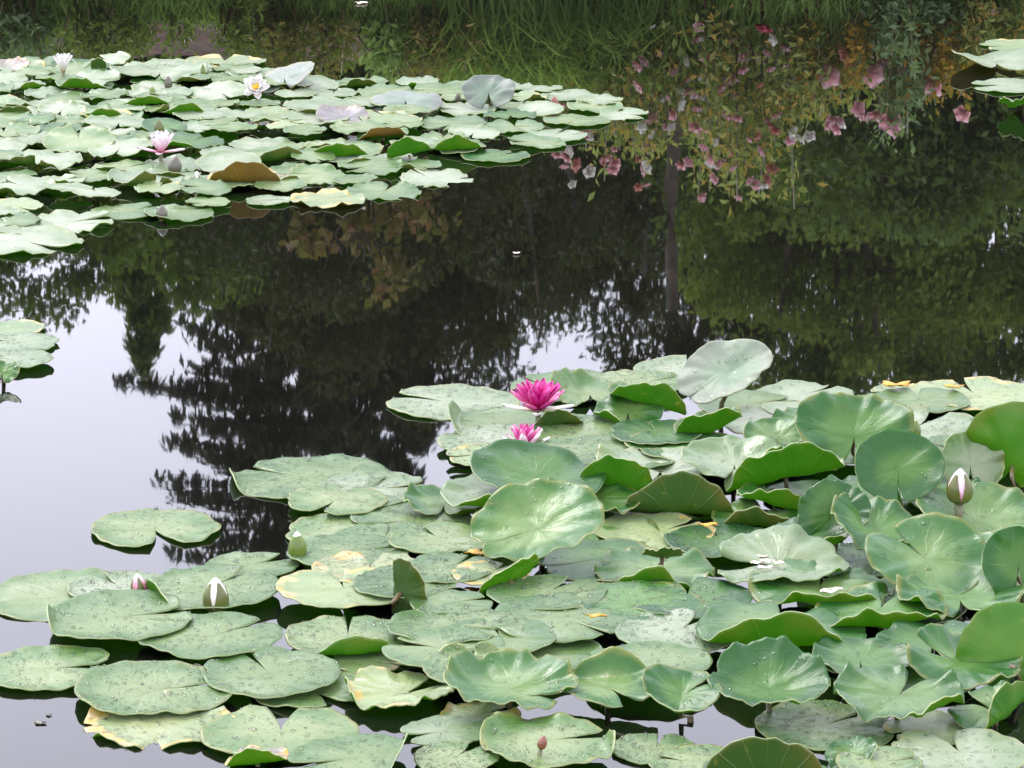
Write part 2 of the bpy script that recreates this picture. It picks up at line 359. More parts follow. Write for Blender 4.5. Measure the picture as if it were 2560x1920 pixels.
# ------------------------------------------------------------------ lily leaves
def fold_pts(P, ang, c, beta, rho):
    u = np.array([math.cos(R_(ang)), math.sin(R_(ang))])
    s = P[:, :2] @ u - c
    b = R_(beta); L = rho * b
    m = s > 0; sm = s[m]
    a = np.minimum(sm, L) / rho
    rest = np.maximum(sm - L, 0)
    al = rho * np.sin(a) + rest * math.cos(b); up = rho * (1 - np.cos(a)) + rest * math.sin(b)
    P[m, :2] += np.outer(al - sm, u); P[m, 2] += up
def leaf_data(Rr, notch=270, nw=14, ay=1.0, cup=0., wave=.012, kw=5, folds=(), crease=None, lift=0., seed=0, nr=9, ns=76, thick=.0022, pleat=0., short=1.0, crum=.024):
    rg = random.Random(seed)
    ph = [rg.uniform(0, 6.28) for _ in range(8)]
    bites = [(rg.uniform(0, 360), rg.uniform(.03, .11), rg.uniform(5, 9)) for _ in range(rg.choice((0, 0, 1, 2, 3)))]
    rings = [.035, .16, .30, .44, .58, .70, .81, .90, .96, 1.0][-(nr + 1):]
    P = []; UV = []
    for r in rings:
        for k in range(ns + 1):
            f = k / ns
            hw = nw * (.25 + .75 * r)
            th = notch + hw + (360 - 2 * hw) * f
            e = min(f, 1 - f) * (360 - 2 * hw)
            rr = Rr * (1 + (.03 * math.sin(2 * R_(th) + ph[0]) + .022 * math.sin(3 * R_(th) + ph[1])) + .010 * math.sin(7 * R_(th) + ph[2]) + .004 * math.sin(17 * R_(th) + ph[6]))
            rr *= 1 - .10 * math.exp(-(e / 9) ** 2) * r
            for bt in bites: rr *= 1 - bt[1] * math.exp(-((((th - bt[0] + 180) % 360) - 180) / bt[2]) ** 2) * max(0, r - .6) / .4
            x, y = rr * r * math.cos(R_(th)), rr * r * math.sin(R_(th))
            z = cup * Rr * r * r
            z += wave * Rr * (r ** 3) * (math.sin(kw * R_(th) + ph[3]) + .6 * math.sin((2 * kw + 1) * R_(th) + ph[4]) + .5 * math.sin((3 * kw + 2) * R_(th) + ph[7]) * r)
            z += lift * Rr * max(0, r - .82) / .18
            z += pleat * Rr * r * abs(math.sin(4.5 * R_(th - notch)))
            z += crum * Rr * (noise.noise(Vector((x / Rr * 2 + seed * 3.1, y / Rr * 2, seed * .7))) + .4 * noise.noise(Vector((x / Rr * 5 + seed * 1.7, y / Rr * 5, seed * .3))))
            P.append((x, y, z)); UV.append((r * math.cos(R_(th)), r * math.sin(R_(th))))
    P = np.array(P)
    P[:, 1] *= ay
    if short != 1.0: P[P[:, 1] > 0, 1] *= short
    if crease:                                  # (axis direction, amount): both halves rise from a crease
        u = np.array([-math.sin(R_(crease[0])), math.cos(R_(crease[0]))])
        d = np.abs(P[:, :2] @ u); P[:, 2] += crease[1] * (np.sqrt(d * d + (.08 * Rr) ** 2) - .08 * Rr)
    for fo in folds: fold_pts(P, fo[0], fo[1] * Rr, fo[2], (fo[3] if len(fo) > 3 else .12) * Rr)
    m = ns + 1; nrg = len(rings); F = []; FM = []
    for i in range(nrg - 1):
        for k in range(ns): F.append((i * m + k, (i + 1) * m + k, (i + 1) * m + k + 1, i * m + k + 1)); FM.append(0)
    c0 = len(P); F += [(c0, k, k + 1) for k in range(ns)]; FM += [0] * ns
    top = np.vstack([P, P[:m].mean(0)[None]]); UV.append((0, 0))
    # normals for thickness
    nrm = np.zeros_like(top)
    for f in F:
        a, b, c = top[f[0]], top[f[1]], top[f[2]]
        nn_ = np.cross(b - a, c - a)
        for i in f: nrm[i] += nn_
    nrm /= (np.linalg.norm(nrm, axis=1)[:, None] + 1e-12)
    bot = top - nrm * thick; n0 = len(top)
    nt = len(F)
    F2 = [tuple(i + n0 for i in f[::-1]) for f in F]; FM += [1] * nt; F = F + F2
    per = [(nrg - 1) * m + k for k in range(m)] + [i * m + ns for i in range(nrg - 2, -1, -1)] + [c0] + [i * m for i in range(nrg - 1)]
    for i in range(len(per)):
        a, b = per[i], per[(i + 1) % len(per)]
        F.append((b, a, a + n0, b + n0)); FM.append(2)
    return np.vstack([top, bot]), F, FM, UV + UV
DV, DF = [], []
for i_, (hh_, rr_) in enumerate([(0, 1.0), (.42, .86), (.66, .5)]):
    for k_ in range(7): DV.append((rr_ * math.cos(k_ * .8976), rr_ * math.sin(k_ * .8976), hh_))
DV.append((0, 0, .74))
for i_ in range(2):
    for k_ in range(7): DF.append((i_ * 7 + k_, i_ * 7 + (k_ + 1) % 7, (i_ + 1) * 7 + (k_ + 1) % 7, (i_ + 1) * 7 + k_))
for k_ in range(7): DF.append((14 + k_, 14 + (k_ + 1) % 7, 21))
DVa = np.array(DV)
def add_drops(o, V, F, FM, n, seed):
    rg = np.random.default_rng(seed + 77)
    tops = [f for f, m in zip(F, FM) if m == 0 and len(f) == 4]
    A = np.array([np.linalg.norm(np.cross(V[f[1]] - V[f[0]], V[f[3]] - V[f[0]])) for f in tops]); A /= A.sum()
    pick = rg.choice(len(tops), size=n, p=A); VV = []; FF = []
    for i, ti in enumerate(pick):
        f = tops[ti]; u, v = rg.random(2)
        p = V[f[0]] * (1 - u) * (1 - v) + V[f[1]] * u * (1 - v) + V[f[2]] * u * v + V[f[3]] * (1 - u) * v
        nr_ = np.cross(V[f[1]] - V[f[0]], V[f[3]] - V[f[0]]); nr_ /= np.linalg.norm(nr_) + 1e-12
        if nr_[2] < .55: continue
        q = Vector(nr_).to_track_quat('Z', 'Y'); r = .0012 + .0030 * rg.random() ** 3
        mt = np.array(q.to_matrix()) * r
        o0 = len(VV); VV += list(DVa @ mt.T + p); FF += [tuple(k + o0 for k in g) for g in DF]
    if VV: tag(mesh_obj('raindrops', VV, FF, M['drop'], o), kind='stuff')
def put_leaf(pos, Rr, pitch=0, roll=0, mats=('top', 'under'), label=None, cat='lily pad', group=None, name='lily_pad', stalk=None, drops=0, **kw):
    V, F, FM, UV = leaf_data(Rr, **kw)
    rot = Matrix.Rotation(R_(pitch), 3, 'X') @ Matrix.Rotation(R_(-roll), 3, 'Y')
    V = V @ np.array(rot).T
    ml = [M[mats[0]], M[mats[1]], M['rim']]
    if stalk is None:
        o = mesh_obj(name, V, F, ml, fm=FM, uv=UV); o.location = pos
    else:
        o = empty(name, (pos.x, pos.y, 0))
        mesh_obj('blade', V + np.array([0, 0, pos.z]), F, ml, o, fm=FM, uv=UV)
        c = Vector((0, 0, pos.z)) - rot @ Vector((0, 0, .004))
        ax = rot @ Vector((0, 0, -1))
        dx, dy = stalk
        path = [c, c + ax * .03 + Vector((0, 0, -.01)), Vector((dx * .5, dy * .5, pos.z * .45)) + ax * .015, Vector((dx, dy, -.12))]
        v, f = tube(path, [.0045, .005, .0055, .006], 8)
        mesh_obj('stalk', v, f, M['stalk'], o)
    tag(o, label, cat, group)
    if drops: add_drops(o, V if stalk is None else V + np.array([0, 0, pos.z]), F, FM, drops, kw.get('seed', 0))
    return o
NEAR_GEN = ('plain flat grey-green pad wedged among overlapping pads of the near raft', 'plain pads of the near raft')
NLM = [('the open magenta flower', 1345, 1010), ('the mauve raised leaf', 1815, 935), ('the yellow decaying back pad', 2255, 978), ('the tall upright lime leaf', 2515, 1150), ('the half-hidden pink flower', 1315, 1120),
       ('the slanting green flap', 1620, 1020), ('the cupped leaf with bright flap', 1778, 1070), ('the funnel-shaped leaf', 2135, 1092), ('the dark olive upturned leaf', 1700, 1237), ('the crinkled frilled leaf', 2085, 1285),
       ('the large notched leaf', 2318, 1396), ('the white-tipped brownish bud', 2398, 1240), ('the closed green bud', 744, 1390), ('the dark upright folded leaf', 1003, 1482), ('the big cupped pale leaf', 1345, 1320),
       ('the yellow-bordered pad', 1225, 1432), ('the fat olive bud', 540, 1500), ('the largest middle pad', 1410, 1542), ('the boat-shaped leaf', 1960, 1590), ('the curly leaf', 1640, 1430), ('the slit pad by open water', 1325, 1632),
       ('the pad with the brown pod', 1375, 1852), ('the deep cupped leaf', 1922, 1722), ('the front ruffled leaf', 2245, 1738), ('the front dark upturned leaf', 1915, 1905), ('the smooth oval pad', 675, 1681), ('the left middle row', 840, 1220), ('the raised-front pad', 870, 1592), ('the olive upturned leaf', 1905, 1305), ('the leaf with a green lip', 1270, 1262)]
_n = [0]; _placed = []
def flat(cx, cy, w, notch=None, label=None, mats=('top', 'under'), z=None, pitch=None, roll=None, **kw):
    _n[0] += 1; sd_ = _n[0]; rg = random.Random(sd_ * 7 + 1)
    p = at(cx, cy, .006); d = (p - Vector((0, 0, CAM_H))).length
    Rr = w / FPX * d / 2
    if z is None:
        z = .0055
        for q, r2, z2 in _placed:
            if (Vector((q.x, q.y, 0)) - Vector((p.x, p.y, 0))).length < .92 * (Rr + r2): z = max(z, z2 + .0045)
        z = min(z, .034)
    _placed.append((p, Rr, z)); p = at(cx, cy, z)
    if notch is None: notch = rg.uniform(0, 360)
    kw.setdefault('wave', .014); kw.setdefault('nw', rg.uniform(4, 13)); kw.setdefault('lift', rg.uniform(0, .03))
    g = None
    if label is None:
        nm = min(NLM, key=lambda q: (q[1] - cx) ** 2 + (3 * (q[2] - cy)) ** 2)[0]
        label = '%s pad lying flat next to %s' % ({'top': 'grey-green', 'top_pale': 'pale', 'top_fresh': 'deep green', 'top_yellow': 'yellow-flecked'}[mats[0]], nm); g = label.replace(' pad', ' pads', 1)
    return put_leaf(p, Rr, pitch if pitch is not None else rg.uniform(-.6, 1.2), roll if roll is not None else rg.uniform(-1.0, 1.0), mats, label, group=g, notch=notch, seed=sd_, drops=int(3000 * Rr * rg.choice((.15, .5, .9, 1.3)) * (1 if cy > 700 else 0)), **kw)
def raised(cx, cy, w, h, side='top', label=None, mats=None, roll=0, zoff=0, base=.01, stalk=None, zc=None, lipp=.55, **kw):
    _n[0] += 1; sd_ = _n[0]; rg = random.Random(sd_ * 7 + 1)
    ay = kw.get('ay', 1.0); dp = dep(cy)
    if side == 'top' and cx > 1300 and cy > 1020: h = min(h * (1.16 if cy < 1650 else .95), w * ay * .97)
    a = math.degrees(math.asin(min(1, h / (w * ay))))
    pitch = a - dp if side == 'top' else -(a + dp)
    d = CAM_H / math.sin(R_(dp)); Rr = w / FPX * d / 2
    z = (base + Rr * ay * abs(math.sin(R_(pitch))) * .92 + zoff) if zc is None else zc
    z += .022 if side == 'top' and cx > 1300 and 1100 < cy < 1690 else 0
    p = at(cx, cy, z); Rr *= ((p - Vector((0, 0, CAM_H))).length) / d
    if mats is None: mats = ('top_fresh', 'under')
    if mats[0] == 'top' and cy > 1000 and cx > 1050: mats = ('top_mid', mats[1])
    kw.setdefault('notch', 270 if side == 'top' else 90)
    kw.setdefault('wave', .06); kw.setdefault('crum', .07); kw.setdefault('kw', rg.choice((3, 4, 5, 6)))
    if 'folds' not in kw and side == 'top' and cy > 1000 and rg.random() < lipp: kw['folds'] = ((rg.choice((215, 240, 300, 325)), rg.uniform(.55, .75), rg.uniform(45, 85), .14),)
    kw.setdefault('crease', (kw['notch'] + rg.uniform(-25, 25), rg.uniform(.06, .22)))
    if stalk is None: stalk = (rg.uniform(-.03, .03), rg.uniform(0, .05))
    return put_leaf(p, Rr, pitch, roll, mats, label, cat='lily leaf', name='raised_lily_leaf', stalk=stalk, seed=sd_, drops=int(500 * Rr) if cy > 700 and side == 'top' else 0, **kw)

def lip(cx, cy, w, h, label, mats=('top_fresh', 'under'), roll=0, ang=270, z0=.004, beta=80, ay=1.0, rho=.30, back=4, **kw):
    """leaf lying on the water whose near part rolls up: its underside shows h high, w wide"""
    _n[0] += 1; sd_ = _n[0]
    base = at(cx, cy + h / 2, z0); d = (base - Vector((0, 0, CAM_H))).length
    Rr = w / FPX * d / 2; H = h / FPX * d / math.cos(R_(dep(cy)))
    b = R_(beta); Lr = rho * b; up = rho * (1 - math.cos(b))
    c = 1 - Lr - max(.05, (H / Rr - up) / math.sin(b))
    c = max(-.75, min(.85, c))
    kw.setdefault('wave', .035); kw.setdefault('notch', 75); kw.setdefault('crum', .06)
    pos = base + Vector((-math.cos(R_(ang)) * (c + rho) * Rr, -math.sin(R_(ang)) * (c + rho) * Rr, .004))
    zr = abs(math.sin(R_(roll))) * Rr * .8
    pos.z += zr
    rg = random.Random(sd_)
    if mats[0] == 'top' and cy > 1000 and cx > 1050: mats = ('top_mid', mats[1])
    return put_leaf(pos, Rr, back, roll, mats, label, cat='lily leaf', name='raised_lily_leaf', stalk=(rg.uniform(-.02, .02), rg.uniform(.0, .04)), folds=((ang, c, beta, rho),), seed=sd_, drops=int(500 * Rr) if cy > 700 else 0, **kw)
# ---- pads at the left edge
flat(20, 822, 180, 200, 'yellow-rimmed pad, rearmost of the small cluster left of the mirrored sky', ('top_yellow', 'under'))
flat(40, 856, 210, 160, 'largest pad of the small cluster left of the mirrored sky', ('top_pale', 'under'))
flat(35, 896, 190, 180, 'half-hidden pad of the small cluster left of the mirrored sky', ('top_pale', 'under'))
raised(6, 930, 84, 62, 'top', 'small dark tilted leaf standing in front of the small left cluster', ('top_fresh', 'under_dark'))

# ---- back of the near raft
flat(1715, 925, 260, 80, 'pale pad lying behind the mauve raised leaf', ('top_pale', 'under'))
flat(1425, 965, 300, 150, 'broad pad right behind the open magenta flower')
flat(1130, 1004, 330, 160, 'large pale pad with ragged left notch beside the magenta flower', ('top_pale', 'under'), nw=9)
flat(1600, 955, 250, 30)
flat(2010, 985, 240, 40, 'rounded pad at the back edge right of the mauve leaf', ('top_pale', 'under'))
flat(2180, 1012, 200, 120)
flat(2255, 978, 150, 200, 'bright yellow decaying pad at the back edge of the near raft', ('top_tan', 'under_yellow'))
flat(2440, 985, 330, 100, 'wide pale pad behind the tall upright leaf', ('top_yellow', 'under'))
flat(2300, 1000, 240, 90)
flat(1880, 1010, 260, 30)
flat(2290, 1070, 320, 60, 'large smooth pad behind the round standing leaf', ('top_pale', 'under'), pitch=5, z=.03)
flat(1970, 1055, 320, 120, 'broad pad behind the small standing leaf', ('top_pale', 'under'), pitch=3, z=.03)
raised(1475, 985, 200, 66, 'top', 'dark-cornered leaf lifted just right of the magenta flower', ('top', 'under'), folds=((140, .45, 40),))
flat(1260, 1062, 320, 350, 'pad under the open magenta flower', ('top', 'under'), folds=((178, .62, 60, .1),))
lip(1392, 1058, 140, 46, 'short green flap raised right in front of the magenta flower', ('top', 'under_dark'), roll=10)
flat(1245, 1102, 300, 20, 'pad in front of the open magenta flower', ('top_pale', 'under'))
flat(1215, 1138, 200, 190, 'small pad beside the half-hidden pink flower', ('top_yellow', 'under'))
flat(1480, 1085, 330, 330)
flat(1560, 1130, 340, 60)
flat(1400, 1130, 260, 280)
flat(1720, 1115, 300, 200, None, ('top_fresh', 'under'))
flat(1640, 1080, 240, 100, None, ('top_fresh', 'under'))
flat(1880, 1130, 260, 100, None, ('top_fresh', 'under'))
flat(2080, 1120, 300, 10, None, ('top_fresh', 'under'))
flat(2440, 1130, 300, 150)
flat(2480, 1290, 240, 80, None, ('top_fresh', 'under'))
# ---- emergent leaves, back rows
raised(1812, 932, 250, 142, 'top', 'pale mauve-grey leaf standing above the back edge of the near raft', ('top_mauve', 'under_mauve'), roll=22, ay=.80, notch=215, nw=1, wave=.02, zoff=.055, stalk=(-.02, .02))
raised(1570, 1030, 175, 84, 'top', 'low leaf folded behind a bright green flap, right of the magenta flower', ('top', 'under'), roll=4)
lip(1620, 1010, 215, 66, 'slanting bright green flap falling to the right behind the near leaves', ('top', 'under'), roll=-17, z0=.02)
lip(1778, 1070, 175, 64, 'cupped leaf with a bright green front flap, below the mauve leaf', ('top_fresh', 'under'), roll=15, z0=.015, crease=(90, .3), back=14)
raised(1945, 1100, 170, 100, 'top', 'small standing leaf between the front flap leaf and the funnel leaf', ('top', 'under'), crease=(90, .25), notch=260)
raised(2135, 1092, 285, 190, 'top', 'funnel-shaped leaf with white streaks along its crease', ('top_fresh', 'under'), crease=(80, .35), wave=.04, notch=265, nw=20, zoff=.01, lipp=0)
raised(2425, 1165, 170, 150, 'top', 'grey leaf standing behind the white-tipped bud', ('top_pale', 'under'), crease=(80, .3), roll=-12)
raised(2530, 1165, 276, 300, 'under', 'tall upright leaf showing a glowing lime green underside and brown stalk', ('top', 'under_yellow'), zoff=-.045, notch=96, nw=16, wave=.05, kw=3, cup=.10, ay=1.15, short=.40, roll=-7, stalk=(.015, -.02))
raised(2245, 1175, 218, 160, 'top', 'round deep green leaf standing left of the white-tipped bud', ('top_fresh', 'under'), cup=.12, wave=.015, notch=268, nw=2, zoff=.02, base=.03, lipp=0)
raised(1345, 1196, 335, 130, 'top', 'big leaf half in shade in front of the half-hidden pink flower', ('top_fresh', 'under'), cup=.05, roll=-6, zoff=.015, wave=.03, notch=250, nw=2, lipp=0)
lip(1536, 1195, 200, 92, 'bright green upturned leaf left of the dark upturned leaf', ('top', 'under'), roll=-9, z0=.03)
raised(1650, 1172, 330, 74, 'top', 'pale leaf lying behind the dark upturned leaf', ('top_pale', 'under'), zoff=-.01, lipp=0)
lip(1700, 1237, 280, 118, 'dark olive upturned leaf with yellow specks in the middle of the raft', ('top_pale', 'under_dark'), z0=.01, wave=.02, beta=95, back=8)
lip(1966, 1178, 300, 104, 'long bright green flap slanting up to the funnel leaf', ('top_pale', 'under'), roll=12, z0=.03, back=6)
lip(1945, 1262, 200, 52, 'narrow yellow-green flap below the long bright flap', ('top', 'under_yellow'), roll=-13, z0=.01, wave=.05)
lip(1905, 1305, 250, 52, 'olive upturned leaf beside the orange scrap', ('top', 'under_dark'), roll=-4, wave=.05)
flat(2040, 1240, 260, 10, None, ('top_fresh', 'under_dark'))
flat(2230, 1290, 260, 30, None, ('top_fresh', 'under_dark'))
raised(2085, 1285, 180, 140, 'top', 'crinkled leaf with frilled left rim under the funnel leaf', ('top_fresh', 'under'), crease=(70, .3), wave=.06, notch=300, roll=8)
raised(2190, 1325, 250, 130, 'top', 'leaf with a green side flap between the crinkled leaf and the notched leaf', ('top_fresh', 'under'), roll=-14, crease=(100, .3), wave=.06)
raised(2245, 1270, 170, 70, 'top', 'narrow brown-edged leaf under the round standing leaf', ('top_fresh', 'under_yellow'), roll=-16, zoff=.0, folds=((225, .3, 80, .1),))
raised(2440, 1298, 310, 128, 'top', 'broad pale leaf below the white-tipped bud', ('top', 'under'), cup=.10, wave=.04, notch=120, nw=4, roll=-6)
raised(2318, 1396, 312, 168, 'top', 'large grey-green leaf cut by a deep notch', ('top', 'under'), notch=128, nw=7, wave=.035, cup=.05, zoff=.0, crease=(128, .10), lipp=0)
raised(2545, 1412, 190, 165, 'top', 'deep green leaf standing right of the large notched leaf', ('top_fresh', 'under'), cup=.1)
flat(2390, 1360, 300, 40, None, ('top_fresh', 'under_dark')); flat(2150, 1400, 300, 200, None, ('top_fresh', 'under_dark')); flat(2480, 1470, 300, 80, None, ('top_fresh', 'under_dark')); flat(2330, 1480, 300, 260, None, ('top_fresh', 'under_dark'))
raised(2040, 1060, 220, 90, 'top', 'pale leaf leaning behind the long bright green flap', ('top', 'under'), roll=5)
raised(2350, 1245, 230, 96, 'top', 'deep green leaf tucked under the white-tipped bud', ('top_fresh', 'under'), roll=-5, cup=.08)
raised(2160, 1248, 240, 104, 'top', 'streaked leaf between the funnel leaf and the crinkled leaf', ('top_fresh', 'under'), roll=6, crease=(85, .2))
raised(2010, 1350, 230, 84, 'top', 'dusky leaf below the crinkled leaf', ('top_fresh', 'under'), wave=.05, roll=4)
raised(2470, 1395, 230, 120, 'top', 'leaf slipped between the large notched leaf and the deep green leaf', ('top', 'under'), roll=9, wave=.05)
raised(1835, 1160, 260, 96, 'top', 'pale leaf filling the hollow behind the long bright flap', ('top_pale', 'under'), cup=.1, wave=.04)
raised(1480, 1245, 240, 80, 'top', 'dark green leaf in the hollow left of the dark olive leaf', ('top_fresh', 'under_dark'), roll=-6)
raised(2400, 1500, 320, 96, 'top', 'leaf with a ruffled rim below the large notched leaf', ('top_fresh', 'under'), wave=.06, kw=6, cup=.08)
# ---- centre left
flat(770, 1192, 400, 150, 'large rain-speckled pad at the left end of the middle row', ('top', 'under'), folds=((190, .85, 70, .08),))
flat(940, 1222, 290, 20, 'pad at the right end of the middle row beside dark water', ('top_pale', 'under'))
flat(840, 1250, 260, 250)
flat(860, 1325, 300, 330)
flat(1030, 1300, 300, 200)
flat(960, 1345, 260, 80)
flat(870, 1378, 290, 20, 'pad right of the closed green bud', ('top', 'under'))
flat(1100, 1345, 260, 120)
flat(925, 1420, 290, 90, 'tan and orange decayed pad behind the dark upright folded leaf', ('top_tan', 'under_ochre'))
flat(860, 1470, 330, 100, 'pad with a yellow decayed left edge by the open water', ('top_yellow', 'under_yellow'))
flat(1010, 1455, 260, 30)
flat(1120, 1420, 240, 60)
raised(1110, 1262, 210, 80, 'top', 'low rounded leaf left of the narrow green lip', ('top', 'under'), roll=-8, cup=.1)
lip(1270, 1262, 330, 52, 'leaf rolled forward into a narrow green lip above the big cupped leaf', ('top_pale', 'under'), roll=-4, z0=.035, wave=.03, beta=70)
flat(1560, 1270, 320, 80, None, ('top_fresh', 'under_dark'))
flat(1480, 1330, 330, 160, None, ('top_fresh', 'under'))
flat(1640, 1330, 300, 40, None, ('top_yellow', 'under'))
flat(1800, 1350, 280, 100, None, ('top_fresh', 'under'))
raised(1345, 1320, 335, 172, 'top', 'big cupped pale leaf with wavy rim holding a tan scrap', ('top', 'under'), cup=.10, wave=.05, notch=205, nw=1, roll=9, zoff=.01, kw=4, crease=(20, .12), lipp=0)
flat(1500, 1400, 340, 200, None, ('top_fresh', 'under'))
flat(1225, 1432, 190, 60, 'small pad with bright yellow border below the big cupped leaf', ('top_tan', 'under_yellow'))
raised(1272, 1448, 190, 62, 'under', 'yellow-green blade slanting up to the right beside the yellow-bordered pad', ('top', 'under_yellow'), roll=36, ay=.55, wave=.02, zoff=.0)
raised(1003, 1482, 135, 175, 'under', 'dark green folded leaf standing upright with an ochre inner edge', ('top', 'under_dark'), roll=-24, ay=1.35, notch=88, nw=4, folds=((180, .25, 100, .06),), base=-.02)
# ---- left front
flat(630, 1412, 230, 40)
flat(165, 1486, 390, 20, 'pale pad at the left with the small pink bud on its right', ('top', 'under'))
flat(300, 1468, 260, 120, 'mostly covered pad behind the small pink bud', ('top_pale', 'under'))
flat(531, 1468, 345, 60, 'pad behind the white-tipped olive bud with an upturned left rim', ('top', 'under'), folds=((205, .78, 75, .08),), z=.02)
flat(386, 1321, 326, 288, 'single pad with an open V notch floating alone on mirrored sky', ('top', 'under'), nw=17)
flat(296, 1541, 380, 20, 'pad left of the white-tipped olive bud with a curled left rim', ('top', 'under'), folds=((188, .80, 70, .08),))
flat(525, 1587, 354, 40, 'rain-beaded pad just in front of the white-tipped olive bud', ('top', 'under'), nw=4, z=.022)
flat(110, 1671, 350, 8, 'pad with a right-pointing notch cut by open water', ('top', 'under'), nw=11)
flat(401, 1803, 370, 30, 'tattered yellowing pad sunk along the left open water', ('top_tan', 'under_yellow'), wave=.05)
flat(384, 1722, 395, 14, 'oval pad split by a long notch, above the tattered yellowing pad', ('top', 'under'), nw=5, z=.016)
flat(780, 1722, 300, 300)
flat(675, 1681, 348, 115, 'smooth oval pad with a small notch at its far rim', ('top', 'under'), nw=4, z=.02)
flat(702, 1828, 384, 92, 'heart-shaped pad with a wide far notch', ('top', 'under'), nw=14)
lip(640, 1900, 160, 46, 'yellow curled leaf with a brown edge under the heart-shaped pad', ('top_red', 'under_yellow'), roll=6)
flat(885, 1895, 330, 200, 'pad with its right side folded up into a point', ('top', 'under'), folds=((-8, .55, 65, .1),), z=.02)
flat(930, 1648, 200, 330, 'small lime-yellow pad under the notched pad with raised front', ('top_yellow', 'under_yellow'))
flat(870, 1592, 318, 92, 'pad with a narrow far notch and raised green front rim', ('top', 'under'), folds=((282, .72, 95, .08),), nw=4, z=.018)
# ---- middle front
flat(1130, 1505, 200, 20)
flat(1370, 1480, 290, 60)
flat(1130, 1560, 310, 330)
flat(1410, 1542, 370, 310, 'largest pad of the open middle, spotted with rain', ('top', 'under'), nw=4)
flat(1600, 1505, 320, 30, None, ('top_fresh', 'under'))
flat(1250, 1590, 280, 100)
flat(1110, 1620, 300, 160)
flat(1325, 1632, 350, 58, 'pad with a slanting notch beside a strip of open water', ('top', 'under'), nw=5, z=.02)
flat(1720, 1490, 320, 90, None, ('top_fresh', 'under'))
flat(1700, 1575, 320, 60, 'wet blistered pad left of the long boat-shaped leaf', ('top_pale', 'under'))
flat(1620, 1655, 300, 130, 'pad carrying mirror-bright pools of rainwater', ('top', 'under'))
flat(1175, 1665, 250, 90, 'pad with an upturned dark green far rim', ('top', 'under'), folds=((80, .62, 40, .1),))
lip(1640, 1445, 310, 46, 'curly leaf with a bright green turned-up front rim', ('top', 'under'), z0=.02, wave=.06, notch=70, nw=8, back=5)
raised(1655, 1390, 100, 36, 'under', 'small rolled olive leaf lying on the curly leaf', ('top', 'under_dark'), zoff=.03, ay=.8, folds=((90, .1, 60, .2),))
raised(1950, 1415, 340, 116, 'top', 'wrinkled pale leaf with fallen pinkish petals', ('top_pale', 'under'), pleat=.035, notch=180, wave=.03)
lip(2060, 1500, 360, 46, 'long ruffled leaf above the boat-shaped leaf with a white petal', ('top', 'under'), z0=.03, wave=.05, roll=-2, back=5)
flat(2250, 1520, 320, 100, None, ('top_fresh', 'under_dark'))
lip(2215, 1555, 340, 56, 'shaded leaf with a folded yellow-edged rim behind the boat-shaped leaf', ('top_fresh', 'under'), roll=5, z0=.03, wave=.05)
lip(1960, 1590, 440, 96, 'long boat-shaped leaf with a bright green turned-up front', ('top', 'under'), roll=-3, z0=.03, wave=.03, back=3, ay=.8)
raised(2520, 1655, 250, 330, 'under', 'tall translucent yellow-green leaf standing at the right edge', ('top', 'under_yellow'), zoff=-.05, notch=80, nw=9, wave=.06, kw=4, cup=.12, roll=8, short=.4, ay=1.2)
# ---- front right
raised(2330, 1610, 280, 96, 'top', 'shaded green leaf under the ruffled-rim leaf', ('top_fresh', 'under'), wave=.05, roll=4)
raised(2150, 1655, 250, 110, 'top', 'deep green leaf right of the deep cupped leaf', ('top_fresh', 'under'), wave=.05, roll=-5, cup=.1)
flat(2160, 1655, 240, 250, None, ('top_fresh', 'under_dark'))
flat(2300, 1700, 260, 250, None, ('top_fresh', 'under'))
raised(2400, 1660, 290, 150, 'top', 'green leaf with a drooping left tip right of the front ruffled leaf', ('top_fresh', 'under'), crease=(60, .3), wave=.05, notch=160, nw=16, roll=-8)
raised(2245, 1742, 315, 138, 'top', 'front ruffled leaf with a scalloped near rim', ('top', 'under'), wave=.06, kw=6, notch=60, cup=.06, zoff=.01, base=.03)
raised(1922, 1722, 300, 168, 'top', 'deep cupped leaf with a frilled rim below the boat-shaped leaf', ('top_fresh', 'under'), cup=.22, wave=.04, kw=7, notch=160, nw=1, roll=3, base=.03, lipp=0)
raised(1705, 1735, 200, 130, 'top', 'saddle-shaped leaf left of the deep cupped leaf', ('top_fresh', 'under'), crease=(75, .4), wave=.04, notch=20, base=.03)
raised(1520, 1722, 260, 104, 'top', 'frilled leaf between the bowl-rimmed leaf and the saddle-shaped leaf', ('top', 'under'), folds=((85, .55, 45, .12),), wave=.045, notch=300, base=.03)
raised(1275, 1725, 340, 128, 'top', 'wide leaf with a scalloped bowl rim in the front row', ('top', 'under'), cup=.10, folds=((150, .6, 45, .15),), wave=.045, kw=6, notch=320, nw=3, base=.03)
raised(995, 1735, 285, 92, 'top', 'pale yellowish leaf with a curled left rim in the front row', ('top_yellow', 'under_yellow'), folds=((195, .75, 70, .08),), wave=.05, notch=40)
flat(1200, 1785, 200, 30, 'yellow-green crumpled pad under the bowl-rimmed leaf', ('top_yellow', 'under_yellow'), wave=.06)
flat(1110, 1828, 220, 200, 'small pale pad left of the pad with the brown pod', ('top_pale', 'under'))
flat(1140, 1892, 220, 60)
flat(1375, 1852, 350, 20, 'pad holding a small brown pod, with a raised right tip', ('top', 'under'), folds=((5, .72, 55, .1), (150, .75, 40, .1)), z=.022, wave=.03)
flat(1640, 1872, 220, 80, None, ('top', 'under'))
flat(1740, 1905, 240, 160)
flat(2060, 1815, 340, 40, 'wet pad between the deep cupped leaf and the front dark upturned leaf', ('top', 'under'), pitch=2)
flat(2330, 1820, 240, 200, None, ('top_yellow', 'under'))
